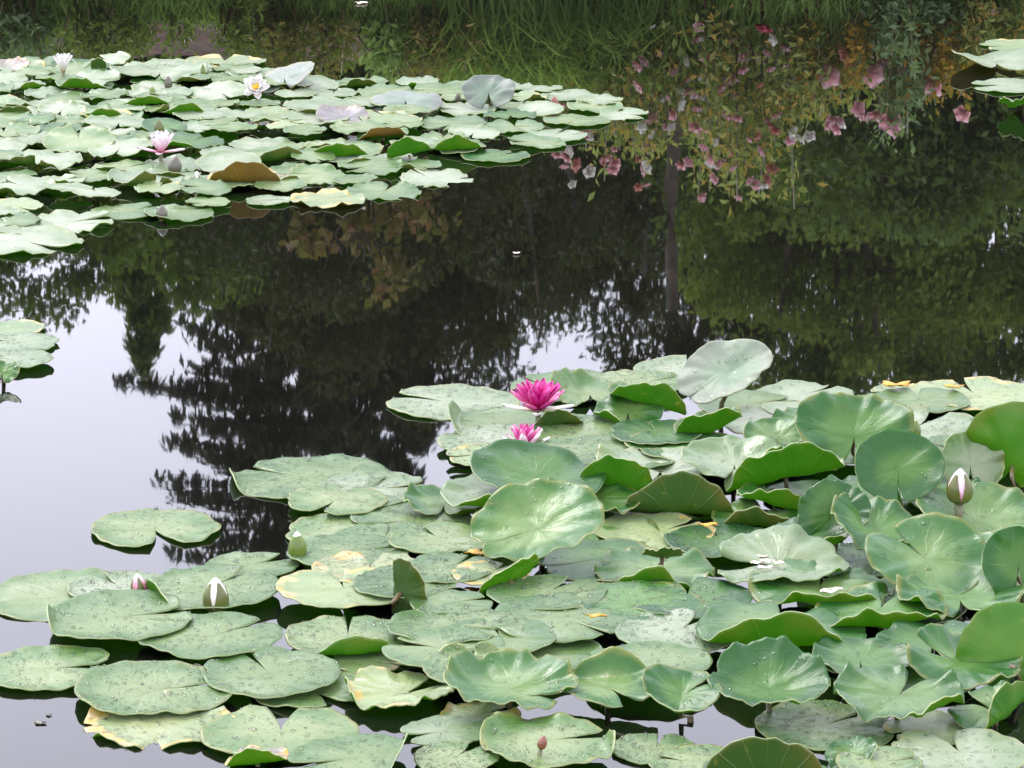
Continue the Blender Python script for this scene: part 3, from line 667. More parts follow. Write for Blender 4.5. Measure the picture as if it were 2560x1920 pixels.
raised(2490, 1780, 230, 130, 'top', 'leaf at the right edge with a rolled dark green flap', ('top', 'under'), folds=((320, .2, 110, .12),), wave=.04, notch=140)
flat(2400, 1880, 340, 100, 'pale flat pad at the front right edge', ('top_pale', 'under'), z=.02)
raised(2130, 1885, 130, 90, 'top', 'small tilted leaf right of the front dark upturned leaf', ('top_fresh', 'under'), roll=14)
lip(1915, 1905, 330, 130, 'front dark upturned leaf with an olive rim', ('top', 'under_dark'), z0=.0, wave=.03, beta=90)
flat(2200, 1905, 220, 20)

# ---- pads at the far right edge
FARR = 'pads beyond the pond flowers reflection'
flat(2530, 112, 160, 200, 'rear pad of the small group beside the reflected pink flowers', ('top_yellow', 'under'))
raised(2490, 158, 230, 44, 'top', 'pinkish-edged pad of the small group beside the reflected pink flowers', ('top_pale', 'under_ochre'), folds=((200, .6, 20, .2),), crum=.02, wave=.02)
flat(2525, 214, 200, 180, 'front white-glossed pad of the small group beside the reflected pink flowers', ('top_pale', 'under'))
raised(2560, 258, 120, 26, 'under', 'green upturned pad in front of the small group beside the reflected flowers', ('top', 'under'))

# ------------------------------------------------------------------ far raft
POLY = [(-330, 175), (0, 165), (150, 142), (250, 140), (440, 150), (640, 148), (700, 178), (770, 200), (1000, 192), (1150, 200), (1330, 210), (1520, 252), (1590, 285),
        (1480, 312), (1400, 360), (1290, 398), (1130, 440), (1020, 484), (930, 508), (700, 520), (550, 545), (400, 548), (280, 556), (200, 600), (100, 625), (-330, 640)]
PW = [at(*p) for p in POLY]
def inside(x, y):
    c = False; n = len(PW)
    for i in range(n):
        a, b = PW[i], PW[(i + 1) % n]
        if (a.y > y) != (b.y > y) and x < (b.x - a.x) * (y - a.y) / (b.y - a.y) + a.x: c = not c
    return c
FAR_GEN = ('plain flat pad packed into the far raft of lily pads', 'plain pads of the far raft')
FAR_TIP = ('far raft pad with its near rim turned up into a dark green strip', 'upturned pads of the far raft')
far = []
special = [  # cx, cy, w, h, side, mats, roll, label, kw
    (712, 196, 165, 62, 'top', ('top_grey', 'under_mauve'), 20, 'mauve leaf rising to the right behind the white flower with orange heart', {}),
    (1222, 231, 136, 84, 'top', ('top_grey', 'under_dark'), 2, 'round grey-green leaf standing near the tip of the far raft', dict(ay=.9)),
    (1015, 250, 180, 72, 'top', ('top_grey', 'under'), 2, 'pair-lobed grey leaf arched left of the round standing leaf', dict(cup=-.2)),
    (855, 293, 132, 58, 'top', ('under_mauve', 'under_ochre'), -6, 'dark mauve leaf leaning in the middle of the far raft', {}),
    (955, 333, 132, 30, 'under', ('top', 'under_ochre'), 10, 'ochre-brown upturned leaf right of the dark mauve leaf', {}),
    (618, 432, 206, 62, 'under', ('top_red', 'under_ochre'), -3, 'brown curled leaf rolled up near the front of the far raft', dict(folds=((120, .5, 60, .15),))),
    (1140, 360, 150, 36, 'under', ('top', 'under'), 4, 'bright green upturned leaf at the near right of the far raft', {}),
    (1022, 376, 110, 48, 'under', ('top', 'under'), 26, 'green leaf twisted upward left of the bright upturned leaf', {}),
    (855, 376, 200, 32, 'under', ('top', 'under'), -3, 'long green upturned rim in the middle front of the far raft', {}),
    (260, 360, 175, 56, 'top', ('top_fresh', 'under'), 0, 'broad green leaf lifted left of the pale pink flower', {}),
    (172, 310, 190, 46, 'top', ('top_pale', 'under'), -2, 'wide pale leaf lifted at the left of the far raft', {}),
    (255, 288, 195, 28, 'under', ('top', 'under'), -3, 'long green upturned rim behind the pale pink flower', {}),
    (40, 279, 100, 30, 'under', ('top', 'under_dark'), -5, 'olive upturned leaf at the left edge of the far raft', {}),
    (460, 276, 160, 20, 'under', ('top', 'under'), 2, 'green upturned rim right of the small dark buds', {}),
    (365, 256, 130, 26, 'under', ('top', 'under'), 10, 'green upturned leaf below the pointed dark bud', {}),
    (205, 212, 145, 30, 'under', ('top', 'under'), -10, 'green upturned leaf in front of the closed white flower', {}),
    (400, 184, 240, 40, 'top', ('top_pale', 'under'), 0, 'pale leaf lifted at the back of the far raft', {}),
    (247, 156, 40, 44, 'under', ('top', 'under_dark'), 0, 'small dark leaf upright beside the closed white flower', {}),
]
FARFOLD = 0
cnt = 0
for _ in range(9000):
    x = rng.uniform(-2.15, .55); y = rng.uniform(8.6, 13.4)
    if not inside(x, y): continue
    Rr = rng.uniform(.062, .118)
    # keep the whole pad within the raft's outline
    if not all(inside(x + .62 * Rr * math.cos(a), y + .8 * Rr * math.sin(a)) for a in np.linspace(0, 6.28, 9)): continue
    if any((x - q[0]) ** 2 + (y - q[1]) ** 2 < (.74 * (Rr + q[2])) ** 2 for q in far): continue
    far.append((x, y, Rr))
far.sort(key=lambda q: -q[1])
hand = [(1560, 286, 130), (1490, 268, 150), (1440, 300, 170), (1380, 340, 170), (1340, 358, 150), (1240, 390, 170), (1090, 445, 190), (960, 478, 190), (820, 500, 190),
        (1500, 255, 120), (1420, 238, 140), (165, 556, 240), (60, 606, 290), (40, 575, 180), (25, 560, 150), (330, 525, 200), (450, 535, 180)]
hand_w = []
for cx, cy, w in hand:
    p = at(cx, cy, .006); hand_w.append((p.x, p.y, w / FPX * (p - Vector((0, 0, CAM_H))).length / 2))
far = hand_w + [q for q in far if not any((q[0] - h[0]) ** 2 + (q[1] - h[1]) ** 2 < (.7 * (q[2] + h[2])) ** 2 for h in hand_w)]
LMK = [('the pale pink flower', at(402, 386)), ('the white flower with orange heart', at(640, 222)), ('the closed white flower', at(158, 182)), ('the brown curled leaf', at(618, 432)),
       ('the round standing leaf', at(1222, 231)), ('the raft tip', at(1560, 286)), ('the dark mauve leaf', at(855, 293)), ('the dark edge bud', at(404, 548)), ('the near left corner', at(40, 590)), ('the bright green upturned leaf', at(1140, 360)), ('the decaying orange pad', at(820, 500))]
def far_label(x, y, m, kind):
    nm = min(LMK, key=lambda q: (q[1].x - x) ** 2 + (q[1].y - y) ** 2)[0]
    look = {'top': 'grey-green', 'top_pale': 'pale glossy', 'top_fresh': 'fresh green', 'top_yellow': 'yellow-flecked'}[m]
    if kind == 'lip': l = '%s far raft pad with its rim upturned by %s' % (look, nm)
    else: l = '%s flat pad of the far raft close to %s' % (look, nm)
    return l, l.replace(' pad', ' pads', 1)
fp = []
YEL = at(800, 503); YEL2 = at(560, 152)
for i, (x, y, Rr) in enumerate(far):
    rg = random.Random(i * 13 + 5)
    z = .006
    for q in fp:
        if (x - q[0]) ** 2 + (y - q[1]) ** 2 < (.95 * (Rr + q[2])) ** 2: z = max(z, q[3] + .004)
    z = min(z, .03); fp.append((x, y, Rr, z))
    k = rg.random()
    mats = ('top', 'under') if k < .38 else ('top_pale', 'under') if k < .84 else ('top_fresh', 'under') if k < .94 else ('top_yellow', 'under')
    lab, grp = far_label(x, y, mats[0], 'flat'); kw = {}; pitch, roll = rg.uniform(-2.0, 4.0), rg.uniform(-4, 4)
    if i >= len(hand_w) and rg.random() < .20:
        lab, grp = far_label(x, y, mats[0], 'lip')
        kw['folds'] = ((270 + rg.uniform(-35, 35), rg.uniform(.58, .82), rg.uniform(50, 90), .1),); mats = (mats[0], 'under_dark') if rg.random() < .75 else mats
    elif i >= len(hand_w) and rg.random() < .16:
        pitch = rg.uniform(5, 12); roll = rg.uniform(-6, 6); z += Rr * math.sin(R_(pitch)) * .6
    if (Vector((x, y, 0)) - YEL.xyz * Vector((1, 1, 0))).length < .02 or i == 8:
        mats = ('top_tan', 'under_ochre'); lab, grp = 'orange and yellow decaying pad on the near edge of the far raft', None
    put_leaf(Vector((x, y, z)), Rr, pitch, roll, mats, lab, group=grp, notch=rg.uniform(0, 360), nw=rg.uniform(3, 12), wave=rg.uniform(.015, .055), lift=rg.uniform(0, .04), seed=500 + i, nr=6, ns=36, **kw)
flat(560, 153, 190, 90, 'yellow-bordered pad at the back of the far raft', ('top_tan', 'under_yellow'), nr=6, ns=36)
raised(15, 165, 120, 36, 'top', 'reddish pad lifted at the rear left corner of the far raft', ('top_red', 'under_mauve'))
for s in special:
    if s[4] == 'under': lip(s[0], s[1], s[2], s[3], s[7], s[5], roll=s[6] * .5, z0=.012, nr=7, ns=44)
    else: raised(s[0], s[1], s[2], s[3], s[4], s[7], s[5], roll=s[6], base=.012, wave=.03, nr=7, ns=44, **{k: v for k, v in s[8].items()})
print('far pads', len(far))

# ------------------------------------------------------------------ flowers and buds
def petal_data(L, W, cup=.35, curl=0.0, tipw=.0, n=7, m=5, seed=0):
    V = []; UV = []
    for i in range(n):
        v = i / (n - 1)
        w = W * (math.sin(math.pi * min(1, (v * .86 + .09))) ** .95) * (1 if v < .98 else .15)
        for j in range(m):
            u = j / (m - 1) * 2 - 1
            x = u * w / 2
            z = cup * W * (u * u) * .5 + curl * L * v * v
            V.append((x, L * v, z)); UV.append((u, v))
    F = [(i * m + j, i * m + j + 1, (i + 1) * m + j + 1, (i + 1) * m + j) for i in range(n - 1) for j in range(m - 1)]
    # thickness
    V2 = [(x, y, z - .0009) for x, y, z in V]; n0 = len(V)
    F2 = [tuple(k + n0 for k in f[::-1]) for f in F]
    per = [j for j in range(m)] + [i * m + m - 1 for i in range(1, n)] + [(n - 1) * m + j for j in range(m - 2, -1, -1)] + [i * m for i in range(n - 2, 0, -1)]
    F3 = [(per[(k + 1) % len(per)], per[k], per[k] + n0, per[(k + 1) % len(per)] + n0) for k in range(len(per))]
    return V + V2, F + F2 + F3, UV + UV
_pm = {}
def petal(parent, name, L, W, az, elev, r0, z0, mat, cup=.35, curl=.0):
    key = (round(L, 4), round(W, 4), mat, cup, curl)
    if key not in _pm:
        V, F, UV = petal_data(L, W, cup, curl)
        o = mesh_obj(name, V, F, M[mat], parent, uv=UV); _pm[key] = o.data
    else:
        o = bpy.data.objects.new(name, _pm[key]); o.parent = parent; link(o)
    o.matrix_local = Matrix.Rotation(R_(az - 90), 4, 'Z') @ Matrix.Translation((0, r0, z0)) @ Matrix.Rotation(R_(elev), 4, 'X')
    return o
def lily(px, py, L, rings, label, z=.02, sepal='p_pale', stamens=True, tilt=(0, 0), big=1.0):
    p = at(px, py, z)
    o = empty('water_lily', p); tag(o, label, 'water lily')
    o.rotation_euler = (R_(tilt[0]), R_(tilt[1]), 0)
    for ri, (n, el, k, mat, wk) in enumerate(rings):
        for i in range(n):
            j = random.uniform(-4, 4)
            nm = 'sepal' if mat in ('sepal',) else 'petal'
            petal(o, nm, L * k, L * k * wk, 360 / n * i + ri * 23 + j, el + random.uniform(-5, 5), L * .10 * (1 - ri * .15), .004 + ri * .003, mat, .45, .06 if el < 60 else -.10)
    if stamens:
        mb = MB()
        for i in range(46):
            a = random.uniform(0, 6.28); e = random.uniform(50, 86)
            d = Vector((math.cos(a) * math.cos(R_(e)), math.sin(a) * math.cos(R_(e)), math.sin(R_(e))))
            mb.add(tube([Vector((0, 0, .008)) + d * .004, Vector((0, 0, .008)) + d * L * random.uniform(.3, .42)], [.0012 * big, .0018 * big], 5))
        mb.build('stamens', [M['stamen']], o)
    v, f = tube([(0, 0, .006), (0, 0, -.05), (.01, .02, -.2)], [.006, .006, .006], 8)
    mesh_obj('stalk', v, f, M['stalk'], o)
    return o
lily(1345, 1034, .068, [(4, 6, 1.05, 'p_white', .32), (5, 26, 1.0, 'p_pink', .36), (7, 44, 1.0, 'p_magenta', .36), (6, 60, .98, 'p_magenta', .38), (4, 74, .86, 'p_magenta', .38)],
     'open magenta water lily with pale outer petals on the back pads', z=.035)
lily(1312, 1134, .056, [(4, 28, 1.0, 'p_white', .34), (6, 48, .98, 'p_pale', .36), (7, 66, .98, 'p_pink', .36), (5, 80, .90, 'p_magenta', .36)],
     'pink water lily half hidden behind the big shaded leaf', z=.0)
lily(640, 222, .046, [(5, 18, 1.0, 'p_white', .6), (7, 34, .95, 'p_white', .6), (6, 48, .8, 'p_white', .55)], 'open white water lily with an orange heart before the mauve leaf', z=.045, tilt=(58, 0), big=1.7)
lily(402, 386, .066, [(4, 8, 1.0, 'p_pale', .34), (5, 56, .95, 'p_blush', .5), (5, 72, .95, 'p_white', .5), (4, 82, .85, 'p_white', .5)], 'pale pink water lily with spread outer petals in the far raft', z=.03)
lily(158, 182, .060, [(4, 66, 1.0, 'p_white', .5), (6, 74, 1.0, 'p_white', .46), (5, 84, .9, 'p_white', .44)], 'nearly closed white water lily at the back of the far raft', z=.03, stamens=False)
def bud(px, py, w, h, label, sep='sepal', core='p_white', lean=(0, 0), gap=.86, nsep=4, az0=45, z=.004, cat='flower bud'):
    p = at(px, py, z); d = (p - Vector((0, 0, CAM_H))).length
    W = w / FPX * d / 2; H = h / FPX * d / math.cos(R_(dep(py)))
    o = empty('water_lily_bud', p); tag(o, label, cat)
    o.rotation_euler = (R_(lean[0]), R_(lean[1]), 0)
    prof = [(.0, .35), (.06, .70), (.18, .92), (.34, 1.0), (.52, .95), (.70, .76), (.85, .48), (.95, .22), (1.0, .03)]
    def shell(scale, a0, a1, n, taper, z0=0, hz=1.0):
        V = []; F = []; UV = []
        for i, (hh, rr) in enumerate(prof):
            for j in range(n + 1):
                u = j / n * 2 - 1
                half = (a1 - a0) / 2 * (1 if not taper else max(.06, 1 - (.80 if gap < .95 else .1) * max(0, hh - .12) ** 1.15))
                a = (a0 + a1) / 2 + u * half
                V.append((math.cos(a) * rr * W * scale, math.sin(a) * rr * W * scale, z0 + hh * H * hz)); UV.append((u, hh))
        m = n + 1
        for i in range(len(prof) - 1):
            for j in range(n): F.append((i * m + j, i * m + j + 1, (i + 1) * m + j + 1, (i + 1) * m + j))
        return V, F, UV
    V, F, UV = shell(.92, 0, 2 * math.pi, 20, False); mesh_obj('petals', V, F, M[core], o, uv=UV)
    for i in range(nsep):
        a = R_(az0) + i * 2 * math.pi / nsep; hw = math.pi / nsep * gap * 1.15
        V, F, UV = shell(1.0 + .02 * (i % 2), a - hw, a + hw, 8, True, hz=.98)
        n0 = len(V); V2 = [(x * .95, y * .95, zz) for x, y, zz in V]
        F = F + [tuple(k + n0 for k in f[::-1]) for f in F]
        mesh_obj('sepal', V + V2, F, M[sep], o, uv=UV + UV)
    v, f = tube([(0, 0, .004), (0, 0, -.04), (0, .02, -.15)], [W * .4, .006, .006], 8); mesh_obj('stalk', v, f, M['stalk'], o)
    return o
bud(540, 1530, 66, 86, 'fat olive bud opening at the white tip, standing in the left front pads', 'sepal', 'p_white', az0=38, gap=.84)
bud(744, 1402, 46, 74, 'closed pointed green bud standing in open water', 'sepal_green', 'p_white', az0=50, gap=.98)
bud(352, 1492, 44, 58, 'small white and crimson bud left of the olive bud', 'sepal', 'p_crimson', az0=20, gap=.6, lean=(0, -8))
bud(2398, 1258, 66, 86, 'white-tipped brownish bud among the right-hand leaves', 'sepal', 'p_pale', az0=48, gap=.84, z=.085)
bud(2282, 1100, 34, 50, 'small dark green bud peeping over the round standing leaf', 'sepal_green', 'sepal_green', gap=1, z=.04, lean=(0, 8))
bud(2362, 1225, 26, 70, 'thin tan bud beside the white-tipped brownish bud', 'sepal_dark', 'debris_petal', gap=.9, z=.02, lean=(0, 4))
bud(1493, 1235, 20, 60, 'slim pale green bud under the bright upturned leaf', 'sepal_green', 'p_white', gap=.96, z=.03)
FB = 'small dark closed bud sticking up among far raft pads'
bud(421, 222, 20, 32, 'grey-green bud left of the white flower with orange heart', 'sepal_dark', 'sepal_dark', gap=1)
bud(381, 246, 18, 30, 'pointed green bud above a green upturned leaf', 'sepal_green', 'sepal_green', gap=1)
bud(398, 335, 24, 36, 'olive bud right behind the pale pink flower', 'sepal', 'sepal', gap=1, z=.03)
bud(435, 435, 34, 46, 'brownish bud in front of the pale pink flower', 'sepal_dark', 'sepal_dark', gap=1, lean=(0, 8))
bud(404, 548, 28, 36, 'dark bud hanging at the near edge of the far raft', 'sepal_dark', 'sepal_dark', gap=1, lean=(0, 4))
bud(493, 462, 20, 34, 'tiny white-tipped bud by the brown curled leaf', 'sepal', 'p_white', gap=.5)
bud(1386, 268, 20, 28, 'tiny reddish bud near the tip of the far raft', 'debris_brown', 'debris_brown', gap=1)
bud(1145, 258, 16, 26, 'tiny black-green bud left of the round standing leaf', 'sepal_dark', 'sepal_dark', gap=1)
bud(508, 200, 14, 40, 'thin green bud between the back pads of the far raft', 'sepal_green', 'sepal_green', gap=1)

# ------------------------------------------------------------------ fallen scraps
def scrap(px, py, w, z, mat, label, name, pieces=1, seed=1, group=None, hh=.5, cat='debris'):
    rg = random.Random(seed); p = at(px, py, z); d = (p - Vector((0, 0, CAM_H))).length
    R0 = w / FPX * d / 2; n = 26
    top = []
    for k in range(n):
        a = 6.283 * k / n
        r = R0 * (1 + .22 * math.sin(3 * a + rg.uniform(0, 1)) + .15 * math.sin(5 * a + seed) + rg.uniform(-.10, .10))
        top.append(Vector((r * math.cos(a), r * hh * math.sin(a), .004 + .25 * R0 * abs(math.sin(a * 1.5 + seed)))))
    V = [Vector((0, 0, .006))] + top + [v * .5 + Vector((0, 0, .002)) for v in top]
    F = [(0, 1 + n + k, 1 + n + (k + 1) % n) for k in range(n)] + [(1 + n + k, 1 + k, 1 + (k + 1) % n, 1 + n + (k + 1) % n) for k in range(n)]
    n0 = len(V); V += [v - Vector((0, 0, .0015)) for v in V]
    F += [tuple(i + n0 for i in f[::-1]) for f in F] + [(1 + (k + 1) % n, 1 + k, 1 + k + n0, 1 + (k + 1) % n + n0) for k in range(n)]
    o = mesh_obj(name, V, F, M[mat]); o.location = p; tag(o, label, cat, group)
    return o
scrap(1295, 1326, 60, .045, 'debris_tan', 'curled tan scrap lying on the big cupped pale leaf', 'leaf_scrap', seed=2, hh=.22)
scrap(1772, 1318, 44, .03, 'debris_yellow', 'orange leaf scrap beside the olive upturned leaf', 'leaf_scrap', seed=3)
scrap(2240, 968, 70, .03, 'debris_yellow', 'yellow leaf scrap at the back edge of the near raft', 'leaf_scrap', seed=4, hh=.6)
scrap(2385, 972, 40, .03, 'debris_yellow', 'smaller yellow scrap right of the yellow decaying pad', 'leaf_scrap', seed=14, hh=.6)
scrap(1196, 1388, 60, .03, 'debris_yellow', 'crumbled yellow leaf scrap left under the big cupped leaf', 'leaf_scrap', seed=5)
scrap(1490, 1546, 44, .04, 'debris_yellow', 'small yellow scrap on the largest middle pad', 'leaf_scrap', seed=6, hh=.35)
for k, (x, y, w) in enumerate([(1905, 1396, 22), (1918, 1408, 34), (1945, 1412, 28), (1912, 1424, 36), (1890, 1412, 26)]):
    scrap(x, y, w, .05, 'debris_petal', 'fallen pinkish-white petal on the wrinkled pale leaf', 'fallen_petal', seed=20 + k, group='petals on the wrinkled leaf', cat='petal')
for k, (x, y, w) in enumerate([(2072, 1484, 40), (2090, 1478, 30)]):
    scrap(x, y, w, .06, 'debris_petal', 'white petal lying on the long ruffled leaf', 'fallen_petal', seed=30 + k, group='petals on the ruffled leaf', cat='petal')
bud(1352, 1872, 24, 34, 'small brown pod sitting on a front pad', 'debris_brown', 'debris_brown', gap=1, z=.03, lean=(0, 14), cat='seed pod')
for k, (x, y, w) in enumerate([(100, 1812, 26), (122, 1792, 14)]):
    scrap(x, y, w, -.002, 'sepal_dark', 'tiny dark fleck floating on open mirrored sky', 'floating_fleck', seed=40 + k, group='flecks on the water', hh=.6)
scrap(903, 10, 26, .0, 'debris_petal', 'white petal floating near the reflected grass', 'fallen_petal', seed=50, hh=.8, cat='petal')
scrap(1291, 636, 14, .0, 'debris_petal', 'tiny white fleck floating on the dark middle water', 'floating_fleck', seed=51, hh=.9)

# ------------------------------------------------------------------ far bank, seen mirrored in the water
def leaves_mesh(name, pts, size, mat, parent=None, aspect=.55, hang=0.0, kind=None, tone=None, up=0.0):
    n = len(pts); P = np.asarray(pts, dtype=np.float64)
    a = rng.normal(size=(n, 3)); a[:, 2] = a[:, 2] * (1 - hang) - hang * 2.2 + up * 2.0
    a /= np.linalg.norm(a, axis=1)[:, None]
    b = np.cross(a, rng.normal(size=(n, 3))); b /= np.linalg.norm(b, axis=1)[:, None]
    s = size * rng.uniform(.6, 1.3, size=(n, 1))
    w = b * s * aspect * .5; l = a * s
    nb = np.cross(a, b) * s * .10
    V = np.empty((n * 4, 3)); V[0::4] = P; V[1::4] = P + l * .5 + w + nb; V[2::4] = P + l; V[3::4] = P + l * .5 - w + nb
    me = bpy.data.meshes.new(name)
    me.vertices.add(n * 4); me.vertices.foreach_set('co', V.ravel())
    me.loops.add(n * 4); me.loops.foreach_set('vertex_index', np.arange(n * 4, dtype=np.int32))
    me.polygons.add(n); me.polygons.foreach_set('loop_start', np.arange(0, n * 4, 4, dtype=np.int32))
    me.polygons.foreach_set('loop_total', np.full(n, 4, dtype=np.int32))
    uvl = me.uv_layers.new(name='UVMap')
    tn = (rng.random(n) if tone is None else np.clip(tone + rng.normal(size=n) * .18, 0, 1))
    uvv = np.repeat(np.stack([tn, rng.random(n)], 1), 4, axis=0)
    uvl.data.foreach_set('uv', uvv.astype(np.float32).ravel())
    me.materials.append(mat); me.update(calc_edges=True); me.validate()
    o = bpy.data.objects.new(name, me); o.parent = parent
    if kind: o['kind'] = kind
    return link(o)
def clumps(centers, radii, per):
    out = []; tone = []
    for c, r in zip(centers, radii):
        q = rng.normal(size=(per, 3)); q /= np.linalg.norm(q, axis=1)[:, None]
        q *= (rng.random((per, 1)) ** .4) * r
        q[:, 2] *= .75
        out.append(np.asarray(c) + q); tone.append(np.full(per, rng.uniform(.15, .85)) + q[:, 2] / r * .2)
    return np.vstack(out), np.concatenate(tone)
def broadleaf(X, Y, H, spread, trunk_h, mat, label, nclump, per, leaf, cr, barkm='bark', r0=.10, fork=5, zlow=None, aspect=.55, hang=0., name='broadleaf_tree', flat_=1.0, cat='tree', group=None):
    g = ground_z(X, Y); o = empty(name, (X, Y, g)); tag(o, label, cat, group); H -= g
    mb = MB(); top = Vector((random.uniform(-.3, .3) * r0, 0, trunk_h))
    tp = [Vector((0, 0, -.1))] + [Vector((random.gauss(0, .25 * r0), random.gauss(0, .2 * r0), trunk_h * q)) for q in (.12, .25, .4, .55, .7, .85)] + [top]
    mb.add(tube(tp, [r0 * 1.5, r0 * 1.2] + [r0 * random.uniform(.88, 1.1) for _ in range(5)] + [r0 * .8], 12))
    ends = []
    for i in range(fork):
        a = 6.283 * i / fork + random.uniform(-.4, .4); e = random.uniform(.25, .8)
        L = (H - trunk_h) * random.uniform(.55, .95)
        d = Vector((math.cos(a) * e * spread / max(.3, H - trunk_h), math.sin(a) * e * .6 * spread / max(.3, H - trunk_h), 1)).normalized()
        m_ = top + d * L * .5 + Vector((random.uniform(-.15, .15), 0, random.uniform(-.1, .1))); e_ = top + d * L
        mb.add(tube([top, m_, e_], [r0 * .6, r0 * .35, r0 * .12], 7)); ends += [m_, e_]
        for k in range(3):
            e2 = m_ + Vector((random.uniform(-.5, .5), random.uniform(-.4, .4), random.uniform(.0, .5))) * spread * .8
            mb.add(tube([m_, (m_ + e2) / 2 + Vector((0, 0, .08)), e2], [r0 * .3, r0 * .16, r0 * .06], 6)); ends.append(e2)
    mb.build('trunk', [M[barkm]], o)
    zl = trunk_h * .8 if zlow is None else zlow
    C = []; RR = []
    for i in range(nclump):
        for _ in range(20):
            q = rng.normal(size=3); q /= np.linalg.norm(q); q *= rng.random() ** .33
            c = (q[0] * spread, q[1] * spread * .7, zl + (H - cr * .1 - zl) * (.5 + .5 * q[2] * flat_))
            break
        C.append(c); RR.append(cr * rng.uniform(.6, 1.25))
    P, tn = clumps(C, RR, per)
    leaves_mesh('crown', P, leaf, M[mat], o, tone=tn, aspect=aspect, hang=hang)
    return o
def conifer(X, Y, H, reach, mat, label, tiers, z0=1.2, droop=.25, name='conifer_tree', dens=26, needle=.16, per=(3, 5), taper=.75, arms=()):
    g = ground_z(X, Y); o = empty(name, (X, Y, g)); tag(o, label, 'tree'); H -= g
    mb = MB(); mb.add(tube([(0, 0, -.1), (.03, 0, H * .5), (0, 0, H)], [.16, .10, .015], 10))
    P = []
    for i in range(tiers):
        f = i / (tiers - 1); z = z0 + (H - z0) * f
        L0 = reach * (1 - f) ** taper + .10
        for k in range(random.randint(*per)):
            a = random.uniform(0, 6.283); L = L0 * random.uniform(.55, 1.15)
            dx, dy = math.cos(a), math.sin(a) * .8
            e = Vector((dx * L, dy * L, z + .06 * L - droop * L * random.uniform(.3, 1.2)))
            mid = Vector((dx * L * .5, dy * L * .5, z + .10 * L))
            mb.add(tube([(0, 0, z), mid, e], [.030, .018, .006], 5))
            n = int(dens * L / max(reach, .1)) + 6
            for s in range(n):
                u = random.random() ** .7
                b = Vector((0, 0, z)).lerp(mid, u * 2) if u < .5 else mid.lerp(e, u * 2 - 1)
                wv = .12 * L * (1 - abs(u - .6))
                for _ in range(3): P.append((b.x + random.gauss(0, wv), b.y + random.gauss(0, wv), b.z + random.gauss(-.02, .03)))
    for apx, apy in arms:
        w_ = mirrored(apx, apy, Y); e = Vector((w_.x - X, random.uniform(-.2, .2), w_.z - g)); b0 = Vector((0, 0, e.z + random.uniform(.0, .12)))
        mid = b0.lerp(e, .55) + Vector((0, 0, .06)); mb.add(tube([b0, mid, e], [.022, .014, .005], 5))
        for q in range(int((e - b0).length * 210)):
            u = random.random(); b = b0.lerp(mid, u / .55) if u < .55 else mid.lerp(e, (u - .55) / .45)
            if math.sin(u * 34 + apx) < -.55: continue
            P.append((b.x + random.gauss(0, .02), b.y + random.gauss(0, .08), b.z + random.gauss(-.01, .025)))
    mb.build('trunk', [M['bark_dark']], o)
    leaves_mesh('crown', P, needle, M[mat], o, aspect=.34, hang=.75)
    return o
def at_m(px, py, Y): q = mirrored(px, py, Y); return q.x, q.z
# trees (their mirrored tops make the sky edge)
x, z = at_m(690, 1425, 32); conifer(x, 32, z, 1.8, 'f_conifer', 'tall dark conifer mirrored with its tip reaching the front pads', 40, z0=1.0, dens=52, needle=.14, per=(4, 6), taper=.8, arms=((290, 965), (330, 985), (450, 1000), (435, 1050), (480, 1070), (415, 1112), (460, 1125), (520, 1160), (400, 1215), (440, 1235), (480, 1260), (400, 1300), (450, 1330), (500, 1360), (410, 1400), (900, 1120), (860, 1180), (880, 1060)))
x, z = at_m(1010, 1260, 35); conifer(x, 35, z, 1.9, 'f_conifer', 'second dark conifer mirrored between the tall conifer and the sky gap', 36, z0=1.0, dens=60, needle=.18, per=(6, 9))
x, z = at_m(850, 1240, 34); conifer(x, 34, z, 1.9, 'f_conifer', 'third dark conifer mirrored behind the two tall ones', 30, z0=1.0, dens=60, needle=.2, per=(6, 9))
x, z = at_m(780, 960, 30); broadleaf(x, 30, z, 1.0, 1.6, 'f_back', 'dark broadleaf tree mirrored between the two conifers', 90, 330, .085, .36, 'bark_dark', zlow=.8)
x, z = at_m(1080, 1060, 31); broadleaf(x, 31, z, .75, 1.6, 'f_back', 'narrow dark tree mirrored left of the sky gap', 80, 330, .085, .36, 'bark_dark', zlow=.8)
x, z = at_m(370, 935, 28); conifer(x, 28, z, .72, 'f_left', 'small pointed conifer whose mirrored tip juts into the left sky', 30, z0=.8, dens=44, needle=.11, per=(5, 8))
x, z = at_m(110, 815, 27); broadleaf(x, 27, z, .95, 1.0, 'f_left', 'green bushy tree mirrored above the left patch of sky', 80, 330, .075, .32, 'bark_dark', zlow=.5)
x, z = at_m(520, 860, 27.5); broadleaf(x, 27.5, z, .45, 1.0, 'f_left', 'green tree mirrored right of the small pointed conifer', 50, 330, .075, .30, 'bark_dark', zlow=.5)
x, z = at_m(300, 790, 29); broadleaf(x, 29, z, .6, 1.0, 'f_left', 'green tree mirrored behind the small pointed conifer', 50, 330, .075, .30, 'bark_dark', zlow=.5)
x, z = at_m(-120, 860, 27); broadleaf(x, 27, z, .9, 1.0, 'f_left', 'green bushy tree mirrored beyond the left cluster of pads', 60, 300, .08, .34, 'bark_dark', zlow=.5)
x, z = at_m(1215, 1010, 38); broadleaf(x, 38, z, .7, 2.0, 'f_back', 'dark tree mirrored above the left end of the sky gap', 80, 300, .10, .40, 'bark_dark', zlow=.8)
x, z = at_m(1385, 935, 38); broadleaf(x, 38, z, .7, 2.0, 'f_back', 'dark tree mirrored above the middle of the sky gap', 80, 300, .10, .40, 'bark_dark', zlow=.8)
